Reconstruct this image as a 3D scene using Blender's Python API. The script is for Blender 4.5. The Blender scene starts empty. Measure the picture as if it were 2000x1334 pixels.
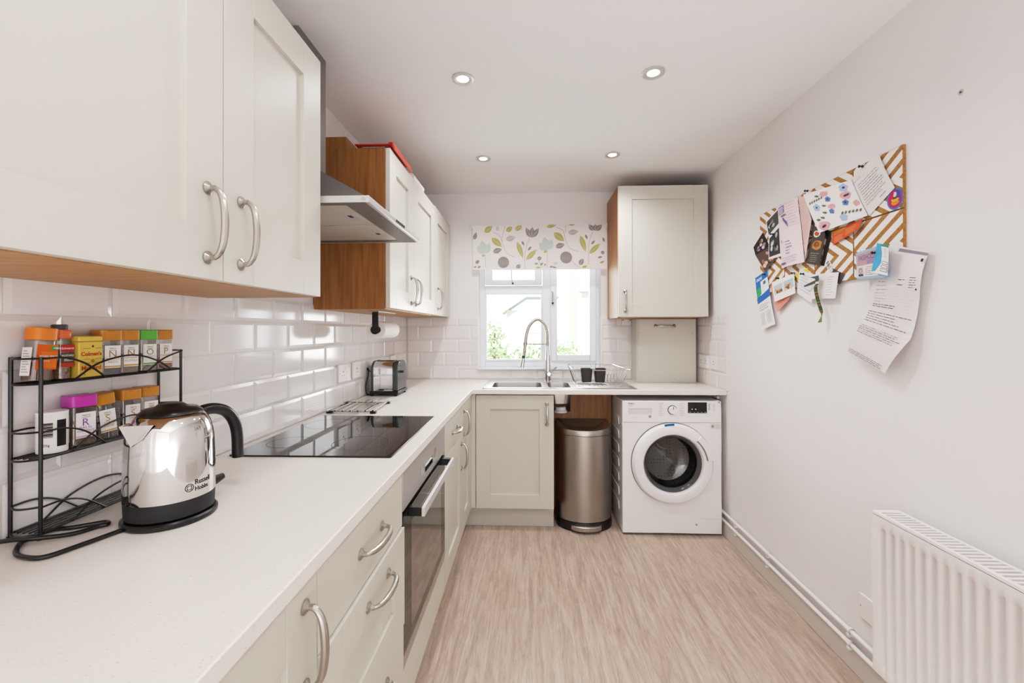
import bpy, bmesh, math, random
from mathutils import Vector, Matrix, Euler
random.seed(7)
D = bpy.data
COL = bpy.context.scene.collection
SC = bpy.context.scene
PI = math.pi

# ---------------------------------------------------------------- room constants (metres)
LW, RW, BW, CE, WT = -.946, 1.230, 3.2755, 2.338, .905
REAR = -1.70
UX = -.608          # front plane of the wall cabinets
BX = -.370          # front plane of the left base run
BY = 2.725          # front plane of the sink run

# ---------------------------------------------------------------- colour + materials
def lin(c):
    return c / 12.92 if c <= .04045 else ((c + .055) / 1.055) ** 2.4
def hexc(h):
    h = h.lstrip('#')
    return tuple(lin(int(h[i:i + 2], 16) / 255) for i in (0, 2, 4)) + (1,)
MATS = {}
def mat(name, col, rough=.5, metal=0, spec=.5, coat=0, bump=None, vary=None, trans=0, ior=1.45, emit=0, sheen=0):
    """bump=(scale, strength, (sx,sy,sz)), vary=(hex2, scale, (sx,sy,sz), lo, hi)"""
    if name in MATS: return MATS[name]
    m = D.materials.new(name); m.use_nodes = True
    nt = m.node_tree; N = nt.nodes; L = nt.links
    b = N['Principled BSDF']
    b.inputs['Base Color'].default_value = hexc(col)
    b.inputs['Roughness'].default_value = rough
    b.inputs['Metallic'].default_value = metal
    b.inputs['Specular IOR Level'].default_value = spec
    b.inputs['Coat Weight'].default_value = coat
    b.inputs['Coat Roughness'].default_value = .06
    b.inputs['IOR'].default_value = ior
    b.inputs['Transmission Weight'].default_value = trans
    if emit:
        b.inputs['Emission Color'].default_value = hexc(col)
        b.inputs['Emission Strength'].default_value = emit
    if bump or vary:
        tc = N.new('ShaderNodeTexCoord')
    def noise(scale, sc3, detail=6, rgh=.6):
        mp = N.new('ShaderNodeMapping'); mp.inputs['Scale'].default_value = sc3
        L.new(tc.outputs['Object'], mp.inputs['Vector'])
        n = N.new('ShaderNodeTexNoise'); n.inputs['Scale'].default_value = scale
        n.inputs['Detail'].default_value = detail; n.inputs['Roughness'].default_value = rgh
        L.new(mp.outputs['Vector'], n.inputs['Vector'])
        return n
    if vary:
        h2, s, s3, lo, hi = vary
        n = noise(s, s3)
        r = N.new('ShaderNodeValToRGB')
        r.color_ramp.elements[0].position = lo; r.color_ramp.elements[0].color = hexc(col)
        r.color_ramp.elements[1].position = hi; r.color_ramp.elements[1].color = hexc(h2)
        L.new(n.outputs['Fac'], r.inputs['Fac']); L.new(r.outputs['Color'], b.inputs['Base Color'])
    if bump:
        s, st, s3 = bump
        n = noise(s, s3)
        bp = N.new('ShaderNodeBump'); bp.inputs['Strength'].default_value = st; bp.inputs['Distance'].default_value = .002
        L.new(n.outputs['Fac'], bp.inputs['Height']); L.new(bp.outputs['Normal'], b.inputs['Normal'])
    MATS[name] = m
    return m
U1 = (1, 1, 1)
M = {}
M['wall'] = mat('wall paint', '#e5e1e0', .85, spec=.2, bump=(60, .25, U1))
M['ceil'] = mat('ceiling paint', '#f1f0f0', .9, spec=.1, bump=(90, .12, U1))
M['tile'] = mat('white glazed tile', '#e2dedd', .10, spec=.55)
M['grout'] = mat('tile grout', '#d2cbc6', .8)
M['upper'] = mat('ivory cabinet paint', '#c9c5bb', .38, spec=.4, bump=(40, .10, (6, 6, .8)))
M['base'] = mat('stone cabinet paint', '#c1beb2', .42, spec=.4, bump=(40, .10, (6, 6, .8)))
M['plinth'] = mat('grey plinth', '#bdbab0', .45)
M['oak'] = mat('oak veneer', '#976534', .45, spec=.35, vary=('#7c4f26', 9, (7, 7, .45), .38, .66), bump=(30, .06, (8, 8, .6)))
M['oakl'] = mat('light oak underside', '#a87b4e', .5, vary=('#b88a5b', 9, (1, 6, 6), .4, .65))
M['top'] = mat('speckled worktop', '#ded8d1', .36, spec=.45, vary=('#bdb4a9', 260, U1, .60, .70))
M['steel'] = mat('brushed steel', '#b9b7b4', .28, metal=1, bump=(60, .05, (1, 1, 12)))
M['steelh'] = mat('satin nickel', '#b3aea7', .27, metal=1)
M['chrome'] = mat('polished chrome', '#dcdcdc', .06, metal=1)
M['kettle'] = mat('polished steel', '#d3d2d0', .055, metal=1)
M['hoodst'] = mat('hood steel', '#8f8c8a', .40, metal=.8, bump=(60, .05, (14, 1, 1)))
M['hoodface'] = mat('bright hood edge', '#d9d8d8', .35, metal=.6)
M['filter'] = mat('filter mesh', '#c4beb4', .5, metal=.3, bump=(500, .5, U1))
M['bglass'] = mat('black glass', '#060606', .03, spec=.6)
M['oglass'] = mat('oven door glass', '#2a2623', .04, spec=.9, coat=.6)
M['black'] = mat('black plastic', '#0b0b0c', .28)
M['blackm'] = mat('black matt', '#121213', .6)
M['wire'] = mat('black wire', '#0d0d0e', .35)
M['white'] = mat('white plastic', '#eae6e4', .3)
M['wenamel'] = mat('white enamel', '#e9e6e6', .28)
M['upvc'] = mat('white window plastic', '#e9edf2', .25)
M['wwhite'] = mat('white paper', '#e8e3e2', .8)
M['grey'] = mat('mid grey', '#8d8b8a', .5)
M['lgrey'] = mat('light grey', '#b9b5b2', .5)
M['dgrey'] = mat('dark grey', '#3a3938', .5)
M['gasket'] = mat('rubber gasket', '#565a5c', .5)
M['paintw'] = mat('white gloss paint', '#ebe7e3', .3)
M['skirt'] = mat('skirting paint', '#c6beb6', .45)
M['brass'] = mat('brass', '#b08b57', .35, metal=.9)
M['rad'] = mat('radiator enamel', '#e6e1df', .33)
M['cork'] = mat('cork', '#a77742', .9, vary=('#8a5c2d', 140, U1, .4, .65))
M['stripe'] = mat('white chevron paint', '#e6e1dc', .75)
M['led'] = mat('lamp glow', '#fffaf0', .5, emit=14)

def floor_mat():
    m = D.materials.new('vinyl floor'); m.use_nodes = True
    nt = m.node_tree; N = nt.nodes; L = nt.links; b = N['Principled BSDF']
    tc = N.new('ShaderNodeTexCoord')
    def ns(sc3, scale, det=8, dist=.6):
        mp = N.new('ShaderNodeMapping'); mp.inputs['Scale'].default_value = sc3; mp.inputs['Rotation'].default_value = (0, 0, .05)
        L.new(tc.outputs['Object'], mp.inputs['Vector'])
        n = N.new('ShaderNodeTexNoise'); n.inputs['Scale'].default_value = scale; n.inputs['Detail'].default_value = det
        n.inputs['Roughness'].default_value = .74; n.inputs['Distortion'].default_value = dist
        L.new(mp.outputs['Vector'], n.inputs['Vector']); return n
    n1 = ns((15, 1.25, 1), 2.2, 15, 1.2)
    r1 = N.new('ShaderNodeValToRGB'); e = r1.color_ramp.elements
    e[0].position = .33; e[0].color = hexc('#937f71')
    e[1].position = .68; e[1].color = hexc('#cab7a9')
    k = e.new(.50); k.color = hexc('#b09b8c')
    L.new(n1.outputs['Fac'], r1.inputs['Fac'])
    n2 = ns((31, 2.3, 1), 2.6, 15, 1.5)
    r2 = N.new('ShaderNodeValToRGB'); e = r2.color_ramp.elements
    e[0].position = .52; e[0].color = (0, 0, 0, 1); e[1].position = .66; e[1].color = (.6, .6, .6, 1)
    L.new(n2.outputs['Fac'], r2.inputs['Fac'])
    mx = N.new('ShaderNodeMixRGB'); mx.inputs['Color2'].default_value = hexc('#83796f')
    L.new(r2.outputs['Color'], mx.inputs['Fac']); L.new(r1.outputs['Color'], mx.inputs['Color1'])
    n3 = ns((40, 2.6, 1), 1.7, 15, 1.7)
    r3 = N.new('ShaderNodeValToRGB'); e = r3.color_ramp.elements
    e[0].position = .56; e[0].color = (0, 0, 0, 1); e[1].position = .68; e[1].color = (.6, .6, .6, 1)
    L.new(n3.outputs['Fac'], r3.inputs['Fac'])
    m2 = N.new('ShaderNodeMixRGB'); m2.inputs['Color2'].default_value = hexc('#d1c5ba')
    L.new(r3.outputs['Color'], m2.inputs['Fac']); L.new(mx.outputs['Color'], m2.inputs['Color1'])
    L.new(m2.outputs['Color'], b.inputs['Base Color'])
    b.inputs['Roughness'].default_value = .36; b.inputs['Specular IOR Level'].default_value = .4
    return m
M['floor'] = floor_mat()
def flat(h, rough=.7):
    return mat('ink ' + h, h, rough, spec=.2)
def plas(h, rough=.3):
    return mat('plastic ' + h, h, rough)
def glass_mat():
    m = D.materials.new('window glass'); m.use_nodes = True
    nt = m.node_tree; N = nt.nodes; L = nt.links
    N.remove(N['Principled BSDF'])
    t = N.new('ShaderNodeBsdfTransparent'); g = N.new('ShaderNodeBsdfGlossy'); g.inputs['Roughness'].default_value = .02
    f = N.new('ShaderNodeFresnel'); f.inputs['IOR'].default_value = 1.3
    x = N.new('ShaderNodeMixShader')
    L.new(f.outputs[0], x.inputs[0]); L.new(t.outputs[0], x.inputs[1]); L.new(g.outputs[0], x.inputs[2])
    L.new(x.outputs[0], N['Material Output'].inputs['Surface']); return m
M['glass'] = glass_mat()
def jar_glass():
    m = D.materials.new('clear jar plastic'); m.use_nodes = True
    nt = m.node_tree; N = nt.nodes; L = nt.links
    N.remove(N['Principled BSDF'])
    t = N.new('ShaderNodeBsdfTransparent'); t.inputs['Color'].default_value = (.80, .79, .77, 1)
    g = N.new('ShaderNodeBsdfGlossy'); g.inputs['Roughness'].default_value = .06
    x = N.new('ShaderNodeMixShader'); x.inputs[0].default_value = .13
    L.new(t.outputs[0], x.inputs[1]); L.new(g.outputs[0], x.inputs[2])
    L.new(x.outputs[0], N['Material Output'].inputs['Surface']); return m
M['jar'] = jar_glass()

# ---------------------------------------------------------------- mesh builder
_txt = {}
def text_geo(s, bold=0.0, sx=1.0):
    key = (s, bold)
    if key not in _txt:
        cu = D.curves.new('lettering', 'FONT'); cu.body = s; cu.size = 1; cu.align_x = 'LEFT'; cu.offset = bold; cu.resolution_u = 3
        ob = D.objects.new('lettering', cu); COL.objects.link(ob)
        bpy.context.view_layer.update()
        dg = bpy.context.evaluated_depsgraph_get()
        me = D.meshes.new_from_object(ob.evaluated_get(dg))
        vs = [(v.co.x, v.co.y) for v in me.vertices]; fs = [tuple(p.vertices) for p in me.polygons]
        D.objects.remove(ob); D.curves.remove(cu); D.meshes.remove(me)
        x0 = min(v[0] for v in vs); x1 = max(v[0] for v in vs); y0 = min(v[1] for v in vs); y1 = max(v[1] for v in vs)
        _txt[key] = ([((x - x0) / (x1 - x0), (y - y0) / (y1 - y0)) for x, y in vs], fs, (x1 - x0) / (y1 - y0))
    return _txt[key]

class MB:
    def __init__(s, T=None):
        s.v = []; s.f = []; s.m = []; s.T = T; s.mats = []
    def mi(s, m):
        if m not in s.mats: s.mats.append(m)
        return s.mats.index(m)
    def add(s, vs, fs, m):
        k = len(s.v); i = s.mi(m)
        s.v += [tuple(s.T(*p)) if s.T else tuple(p) for p in vs]
        for f in fs:
            s.f.append(tuple(k + a for a in f)); s.m.append(i)
        return s
    def box(s, a, b, m):
        (x0, y0, z0), (x1, y1, z1) = a, b
        vs = [(x0, y0, z0), (x1, y0, z0), (x1, y1, z0), (x0, y1, z0), (x0, y0, z1), (x1, y0, z1), (x1, y1, z1), (x0, y1, z1)]
        return s.add(vs, [(0, 3, 2, 1), (4, 5, 6, 7), (0, 1, 5, 4), (1, 2, 6, 5), (2, 3, 7, 6), (3, 0, 4, 7)], m)
    def prism(s, pts, axis, a, b, m):
        n = len(pts)
        def P(p, t):
            return {'x': (t, p[0], p[1]), 'y': (p[0], t, p[1]), 'z': (p[0], p[1], t)}[axis]
        vs = [P(p, a) for p in pts] + [P(p, b) for p in pts]
        fs = [tuple(range(n))[::-1], tuple(range(n, 2 * n))] + [(i, (i + 1) % n, n + (i + 1) % n, n + i) for i in range(n)]
        return s.add(vs, fs, m)
    def tube(s, path, r, m, n=8, closed=False, caps=True, flatn=None):
        P = [Vector(p) for p in path]; k = len(P)
        R = r if isinstance(r, (list, tuple)) else [r] * k
        vs = []; fs = []; up = None
        for i in range(k):
            if closed: t = (P[(i + 1) % k] - P[i - 1])
            else: t = P[min(i + 1, k - 1)] - P[max(i - 1, 0)]
            t.normalize()
            if up is None:
                up = Vector((0, 0, 1)) if abs(t.z) < .9 else Vector((1, 0, 0))
            up = (up - t * up.dot(t)); up.normalize()
            sd = t.cross(up)
            for j in range(n):
                a = 2 * PI * j / n + PI / n
                vs.append(tuple(P[i] + up * math.cos(a) * R[i] + sd * math.sin(a) * R[i] * (flatn or 1)))
        for i in range(k if closed else k - 1):
            i2 = (i + 1) % k
            for j in range(n):
                j2 = (j + 1) % n
                fs.append((i * n + j, i * n + j2, i2 * n + j2, i2 * n + j))
        if caps and not closed:
            fs.append(tuple(range(n))[::-1]); fs.append(tuple((k - 1) * n + j for j in range(n)))
        return s.add(vs, fs, m)
    def lathe(s, prof, c, m, axis='z', n=40, cap0=True, cap1=True, sweep=None):
        """prof = [(r,h)...]; h is along the axis"""
        vs = []; fs = []; k = len(prof)
        for r, h in prof:
            for j in range(n):
                a = 2 * PI * j / n
                p = r * math.cos(a), r * math.sin(a)
                if axis == 'z': vs.append((c[0] + p[0], c[1] + p[1], c[2] + h))
                elif axis == 'y': vs.append((c[0] + p[0], c[1] + h, c[2] + p[1]))
                else: vs.append((c[0] + h, c[1] + p[0], c[2] + p[1]))
        for i in range(k - 1):
            for j in range(n):
                j2 = (j + 1) % n
                fs.append((i * n + j, i * n + j2, (i + 1) * n + j2, (i + 1) * n + j))
        if cap0: fs.append(tuple(range(n))[::-1])
        if cap1: fs.append(tuple((k - 1) * n + j for j in range(n)))
        return s.add(vs, fs, m)
    def slab(s, xs, ys, inc, z0, z1, m):
        """cells (i,j) of a grid in inc, extruded; closed outline with holes"""
        vid = {}; vs = []; fs = []
        def V(i, j, t):
            if (i, j, t) not in vid:
                vid[(i, j, t)] = len(vs); vs.append((xs[i], ys[j], z1 if t else z0))
            return vid[(i, j, t)]
        for i, j in inc:
            fs.append((V(i, j, 1), V(i + 1, j, 1), V(i + 1, j + 1, 1), V(i, j + 1, 1)))
            fs.append((V(i, j, 0), V(i, j + 1, 0), V(i + 1, j + 1, 0), V(i + 1, j, 0)))
            for di, dj, a, b in ((0, -1, (i, j), (i + 1, j)), (1, 0, (i + 1, j), (i + 1, j + 1)), (0, 1, (i + 1, j + 1), (i, j + 1)), (-1, 0, (i, j + 1), (i, j))):
                if (i + di, j + dj) not in inc:
                    fs.append((V(*a, 0), V(*b, 0), V(*b, 1), V(*a, 1)))
        return s.add(vs, fs, m)
    def text(s, body, F, w, h, m, bold=0.0, keep=True):
        """F(u,v) -> 3D point, u in 0..w, v in 0..h (metres); fits the box, keeping the letters' aspect"""
        vs, fs, asp = text_geo(body, bold)
        W, H = w, h
        ox = oy = 0
        if keep:
            if asp * h < w: W = asp * h; ox = (w - W) / 2
            else: H = w / asp; oy = (h - H) / 2
        return s.add([F(ox + x * W, oy + y * H) for x, y in vs], fs, m)
    def build(s, name, parent=None, origin=None, bevel=0, seg=2, angle=35, recalc=True):
        base = Vector((0, 0, 0))
        if parent is not None:
            r = parent
            while r.parent is not None: r = r.parent
            base = Vector(r['_o'])
        if parent is None:
            if origin is None:
                xs, ys, zs = zip(*s.v)
                origin = ((min(xs) + max(xs)) / 2, (min(ys) + max(ys)) / 2, min(zs))
            base = Vector(origin)
        me = D.meshes.new(name)
        me.from_pydata([tuple(Vector(p) - base) for p in s.v], [], s.f)
        for m in s.mats: me.materials.append(m)
        me.polygons.foreach_set('material_index', s.m)
        if recalc:
            bm = bmesh.new(); bm.from_mesh(me)
            bmesh.ops.recalc_face_normals(bm, faces=bm.faces)
            bm.to_mesh(me); bm.free()
        me.polygons.foreach_set('use_smooth', [True] * len(me.polygons))
        me.set_sharp_from_angle(angle=math.radians(angle))
        me.update()
        o = D.objects.new(name, me); COL.objects.link(o)
        if parent is not None: o.parent = parent
        else:
            o.location = base; o['_o'] = tuple(base)
        if bevel:
            b = o.modifiers.new('Bevel', 'BEVEL'); b.width = bevel; b.segments = seg; b.limit_method = 'ANGLE'; b.angle_limit = math.radians(40)
        return o

def tag(o, label=None, cat=None, group=None, kind=None):
    if label: o['label'] = label
    if cat: o['category'] = cat
    if group: o['group'] = group
    if kind: o['kind'] = kind
    return o
def thing(name, loc, label, cat, group=None):
    o = D.objects.new(name, None); COL.objects.link(o)
    o.location = loc; o['_o'] = tuple(loc); o.empty_display_size = .05
    return tag(o, label, cat, group)
def struct(mb, name, **k):
    o = mb.build(name, **k); o['kind'] = 'structure'; return o

def arc(c, r, a0, a1, n):
    return [(c[0] + r * math.cos(a0 + (a1 - a0) * i / n), c[1] + r * math.sin(a0 + (a1 - a0) * i / n)) for i in range(n + 1)]
def bez(p0, p1, p2, p3, n=10):
    o = []
    for i in range(n + 1):
        t = i / n; a, b, c, d = (1 - t) ** 3, 3 * t * (1 - t) ** 2, 3 * t * t * (1 - t), t ** 3
        o.append(tuple(a * w + b * x + c * y + d * z for w, x, y, z in zip(p0, p1, p2, p3)))
    return o
def smooth_path(pts, n=6, closed=False):
    P = [Vector(p) for p in pts]; k = len(P); out = []
    rng = range(k) if closed else range(k - 1)
    for i in rng:
        p1 = P[i]; p2 = P[(i + 1) % k]
        p0 = P[i - 1] if (closed or i > 0) else p1 * 2 - p2
        p3 = P[(i + 2) % k] if (closed or i < k - 2) else p2 * 2 - p1
        for j in range(n):
            t = j / n
            out.append(tuple(.5 * ((2 * p1) + (p2 - p0) * t + (2 * p0 - 5 * p1 + 4 * p2 - p3) * t * t + (3 * p1 - p0 - 3 * p2 + p3) * t ** 3)))
    if not closed: out.append(tuple(P[-1]))
    return out
def rrect(x0, y0, x1, y1, r, n=5):
    o = []
    for cx, cy, a in ((x1 - r, y0 + r, -PI / 2), (x1 - r, y1 - r, 0), (x0 + r, y1 - r, PI / 2), (x0 + r, y0 + r, PI)):
        o += arc((cx, cy), r, a, a + PI / 2, n)
    return o

# ---------------------------------------------------------------- room shell
mb = MB().box((LW - .3, REAR - .2, -.08), (RW + .3, BW + .35, 0), M['floor']); struct(mb, 'floor', origin=(0, 0, 0))
mb = MB().box((LW - .3, REAR - .2, CE), (RW + .3, BW + .35, CE + .1), M['ceil']); struct(mb, 'ceiling')
mb = MB().box((LW - .16, REAR - .1, 0), (LW - .006, BW + .35, CE), M['wall']); struct(mb, 'wall_left')
mb = MB().box((RW, REAR - .1, 0), (RW + .16, BW + .35, CE), M['wall']); struct(mb, 'wall_right')
mb = MB().box((LW - .1, REAR - .16, 0), (RW + .1, REAR, CE), M['wall']); struct(mb, 'wall_rear')
WX0, WX1, WZ0, WZ1 = -.3865, .5505, .985, 2.04
mb = MB(T=lambda a, b, c: (a, c, b))
mb.slab([LW - .1, WX0, WX1, RW + .1], [0, WZ0, WZ1, CE], {(0, 0), (1, 0), (2, 0), (0, 1), (2, 1), (0, 2), (1, 2), (2, 2)}, BW + .006, BW + .25, M['wall'])
struct(mb, 'wall_back')

# ---- bevelled brick tiles
RP, TP = .1025, .2025
def tiles(T, u0, u1, z0, z1, off, holes=(), name='trim_1', flip=0):
    holes = [(h[0], h[1], h[2], min(h[3], z1)) for h in holes]
    mb = MB(T=T)
    cuts = [(u0, u1, z0, z1)]
    # grout bed, cut round the holes
    us = sorted({u0, u1} | {h[0] for h in holes} | {h[1] for h in holes}); zs = sorted({z0, z1} | {h[2] for h in holes} | {h[3] for h in holes})
    inc = set()
    for i in range(len(us) - 1):
        for j in range(len(zs) - 1):
            cu, cz = (us[i] + us[i + 1]) / 2, (zs[j] + zs[j + 1]) / 2
            if not any(h[0] < cu < h[1] and h[2] < cz < h[3] for h in holes): inc.add((i, j))
    mb.slab(us, zs, inc, 0, .0028, M['grout'])
    k = 0; z = z0
    while z < z1 - .01:
        a = off[k % 2] - math.ceil((off[k % 2] - u0) / TP + 1) * TP
        while a < u1:
            p0, p1 = max(a + .0012, u0), min(a + TP - .0012, u1)
            q0, q1 = z + .0012, min(z + RP - .0012, z1)
            segs = [(p0, p1, q0, q1)]
            for h in holes:
                ns = []
                for (c0, c1, d0, d1) in segs:
                    if c1 <= h[0] or c0 >= h[1] or d1 <= h[2] or d0 >= h[3]: ns.append((c0, c1, d0, d1)); continue
                    if d0 < h[2]: ns.append((c0, c1, d0, h[2]))
                    if c0 < h[0]: ns.append((c0, h[0], max(d0, h[2]), d1))
                    if c1 > h[1]: ns.append((h[1], c1, max(d0, h[2]), d1))
                segs = ns
            for c0, c1, d0, d1 in segs:
                if c1 - c0 < .006 or d1 - d0 < .006: continue
                b = min(.011, (c1 - c0) * .3, (d1 - d0) * .3)
                vs = [(c0, d0, .002), (c1, d0, .002), (c1, d1, .002), (c0, d1, .002), (c0, d0, .0032), (c1, d0, .0032), (c1, d1, .0032), (c0, d1, .0032),
                      (c0 + b, d0 + b, .0062), (c1 - b, d0 + b, .0062), (c1 - b, d1 - b, .0062), (c0 + b, d1 - b, .0062)]
                fs = [(8, 9, 10, 11)] + [(i, (i + 1) % 4, 4 + (i + 1) % 4, 4 + i) for i in range(4)] + [(4 + i, 4 + (i + 1) % 4, 8 + (i + 1) % 4, 8 + i) for i in range(4)]
                mb.add(vs, fs, M['tile'])
            a += TP
        z += RP; k += 1
    return struct(mb, name, angle=10)
tiles(lambda u, z, w: (LW - .006 + w, u, z), .1, BW, WT, 1.40, (.8305 + .1045, .8305), name='trim_1')
tiles(lambda u, z, w: (u, BW + .006 - w, z), LW + .0005, RW - .0065, WT, 1.384, (-.7486, -.7486 + .1), holes=[(WX0, WX1, .977, 1.5)], name='trim_2')
tiles(lambda u, z, w: (RW - w, u, z), 2.695, BW - .001, WT, 1.378, (BW - .05, BW - .151), name='trim_3')
mb = MB().box((RW - .0085, 2.690, WT), (RW + .001, 2.695, 1.379), M['tile']); struct(mb, 'trim_4')

# ---- skirting (right wall)
mb = MB().box((RW - .018, REAR, 0), (RW, BW, .088), M['skirt']); struct(mb, 'baseboard_right', bevel=.003)

# ---------------------------------------------------------------- window
FY = 3.38
W = tag(thing('window_1', (0, FY, WZ0), 'white plastic framed window over the sink with an open view of a sunny garden', 'window'), kind='structure')
def frame_rect(mb, x0, z0, x1, z1, w, y0, y1, m, wt=None, wb=None):
    wt = w if wt is None else wt; wb = w if wb is None else wb
    mb.box((x0, y0, z0), (x0 + w, y1, z1), m); mb.box((x1 - w, y0, z0), (x1, y1, z1), m)
    mb.box((x0 + w, y0, z0), (x1 - w, y1, z0 + wb), m); mb.box((x0 + w, y0, z1 - wt), (x1 - w, y1, z1), m)
mb = MB()
mb.box((-.40, FY, .99), (-.345, FY + .07, 2.05), M['upvc']); mb.box((.530, FY, .99), (.58, FY + .07, 2.05), M['upvc'])
mb.box((-.345, FY, .99), (.53, FY + .07, 1.04), M['upvc']); mb.box((-.345, FY, 2.0), (.53, FY + .07, 2.05), M['upvc'])
mb.box((.108, FY, 1.04), (.176, FY + .07, 2.0), M['upvc']); mb.box((-.345, FY, 1.575), (.108, FY + .07, 1.635), M['upvc'])
mb.build('window_frame', W, bevel=.004)
mb = MB(); frame_rect(mb, -.342, 1.638, .105, 1.998, .058, FY - .018, FY + .03, M['upvc'], wb=.042)
va = mb.build('top_sash', W, bevel=.005)
MB().box((-.286, FY + .012, 1.678), (.049, FY + .016, 1.94), M['glass']).build('pane', va)
mb = MB(); frame_rect(mb, .172, 1.038, .528, 1.998, .05, FY - .018, FY + .03, M['upvc'])
vb = mb.build('side_sash', W, bevel=.006)
MB().box((.220, FY + .012, 1.086), (.480, FY + .016, 1.95), M['glass']).build('pane', vb)
mb = MB(); frame_rect(mb, -.346, 1.039, .109, 1.576, .014, FY - .006, FY + .01, M['upvc'])
mb.box((-.334, FY + .02, 1.052), (.097, FY + .024, 1.565), M['glass']); mb.build('fixed_pane', W)
mb = MB().box((.180, FY - .030, 1.475), (.196, FY - .018, 1.555), M['white'])
mb.tube([(.188, FY - .032, 1.50), (.188, FY - .045, 1.50), (.188, FY - .046, 1.57), (.181, FY - .04, 1.585)], .006, M['steelh'], 8)
mb.lathe([(.009, 0), (.009, .006)], (.188, FY - .037, 1.492), M['dgrey'], axis='y', n=12); mb.build('casement_handle', W)
mb = MB().tube([(-.135, FY - .022, 1.775), (-.135, FY - .026, 1.70), (-.128, FY - .026, 1.655)], .004, M['lgrey'], 6)
mb.lathe([(.008, 0), (.008, .008)], (-.126, FY - .026, 1.652), M['dgrey'], axis='y', n=12); mb.build('stay_handle', W)
mb = MB().box((WX0 - .003, BW - .016, .979), (WX1 + .003, FY, .992), M['upvc']); mb.build('sill', W, bevel=.003)
mb = MB()
mb.box((WX0 - .010, BW - .004, .992), (WX0 + .003, FY, 1.384), M['white']); mb.box((WX1 - .003, BW - .004, .992), (WX1 + .010, FY, 1.384), M['white'])
mb.build('reveal_trim', W)

# ---------------------------------------------------------------- outside
mb = MB().box((-14, 3.7, -.5), (16, 40, -.4), flat('#8fa066')); o = struct(mb, 'ground')
OUTW = mat('white render', '#f3f3f1', .9)
b = thing('garden_house', (-.2, 12, -.4), 'distant white rendered house with a grey pitched roof, seen through the left window pane', 'house')
MB().box((-.62, 12, -.4), (.8, 12.9, 1.84), OUTW).build('wall', b)
mb = MB().prism([(-.80, 1.80), (-.10, 2.27), (.85, 2.27), (.85, 2.20), (-.07, 2.20), (-.75, 1.74)], 'y', 11.85, 12.95, flat('#dfe6f0')); mb.build('roof', b)  # roof colour kept near white to look overexposed
MB().box((-.1, 11.985, 1.2), (.3, 12.0, 1.6), flat('#dfe4ea')).build('window', b)
b = thing('neighbour_house', (2.6, 9, -.4), 'white rendered house wall with a downpipe, seen through the right window pane', 'house')
MB().box((1.02, 9, -.4), (5.2, 11, 4.6), OUTW).build('wall', b)
mb = MB().tube([(1.08, 8.95, -.4), (1.08, 8.95, 2.05)], .030, flat('#e9edf0'), 8); mb.build('downpipe', b)
mb = MB().box((1.05, 8.9, 2.08), (1.55, 9, 2.14), flat('#e9edf0')); mb.build('ledge', b)
LEAF = [flat('#a9c48a'), flat('#c6d9ac'), flat('#86a86a'), flat('#e3ebd2')]  # leaf tones lightened so the garden looks overexposed
def bush(c, r, n, label, squash=.9):
    mb = MB()
    root = thing('garden_bush', (c[0], c[1], -.4), label, 'bush', 'bushes outside the window')
    for i in range(n):
        a = random.uniform(0, 2 * PI); ct = random.uniform(-.95, 1); st = math.sqrt(1 - ct * ct); rr = r * random.uniform(.55, 1.0)
        p = Vector((c[0] + rr * st * math.cos(a), c[1] + rr * st * math.sin(a), c[2] + rr * ct * squash))
        d = Vector((random.gauss(0, 1), random.gauss(0, 1), random.gauss(0, 1))).normalized(); e = d.orthogonal().normalized(); s = random.uniform(.02, .045)
        mb.add([p, p + d * s + e * s * .45, p + d * 2 * s, p + d * s - e * s * .45], [(0, 1, 2, 3)], random.choice(LEAF))
    mb.build('foliage', root, recalc=False)
    mb = MB().tube([(c[0], c[1], -.4), (c[0] + .05, c[1], c[2])], [.05, .02], flat('#6b5640'), 8); mb.build('stem', root)
bush((.05, 5.6, .74), .40, 900, 'leafy green bush right under the middle of the window view')
bush((-.55, 6.2, .80), .38, 600, 'pale green bush at the left side of the window view, behind the spring tap')
bush((.50, 6.6, .84), .32, 500, 'small light bush seen through the side casement of the window')
bush((-.72, 8.4, 1.22), .28, 300, 'far hazy bush high up in the left pane, below the distant house')

# ---------------------------------------------------------------- fittings: handles and shaker doors
def handle(T, u, v, vertical, parent, half=.066, proj=.034):
    """bow handle on a face; T(u,v,w) maps to the world"""
    mb = MB(T=T)
    def q(s, w): return (u, v + s, w) if vertical else (u + s, v, w)
    for s in (-half, half):
        c = q(s, 0)
        vs = []; fs = []; n = 16
        prof = [(.0125, 0), (.0125, .003), (.009, .0055), (.0055, .008), (.005, .016)]
        for r, h in prof:
            for j in range(n):
                a = 2 * PI * j / n; vs.append((c[0] + r * math.cos(a), c[1] + r * math.sin(a), h))
        for i in range(len(prof) - 1):
            for j in range(n): fs.append((i * n + j, i * n + (j + 1) % n, (i + 1) * n + (j + 1) % n, (i + 1) * n + j))
        fs.append(tuple((len(prof) - 1) * n + j for j in range(n)))
        mb.add(vs, fs, M['steelh'])
    path = bez(q(-half, .013), q(-half * .93, proj * .85), q(-half * .55, proj), q(0, proj * 1.02), 8)[:-1] + bez(q(0, proj * 1.02), q(half * .55, proj), q(half * .93, proj * .85), q(half, .013), 8)
    k = len(path)
    R = [.0046 + .0024 * math.sin(PI * i / (k - 1)) for i in range(k)]
    mb.tube(path, R, M['steelh'], 10, flatn=1.0)
    return mb.build('handle', parent)
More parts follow.
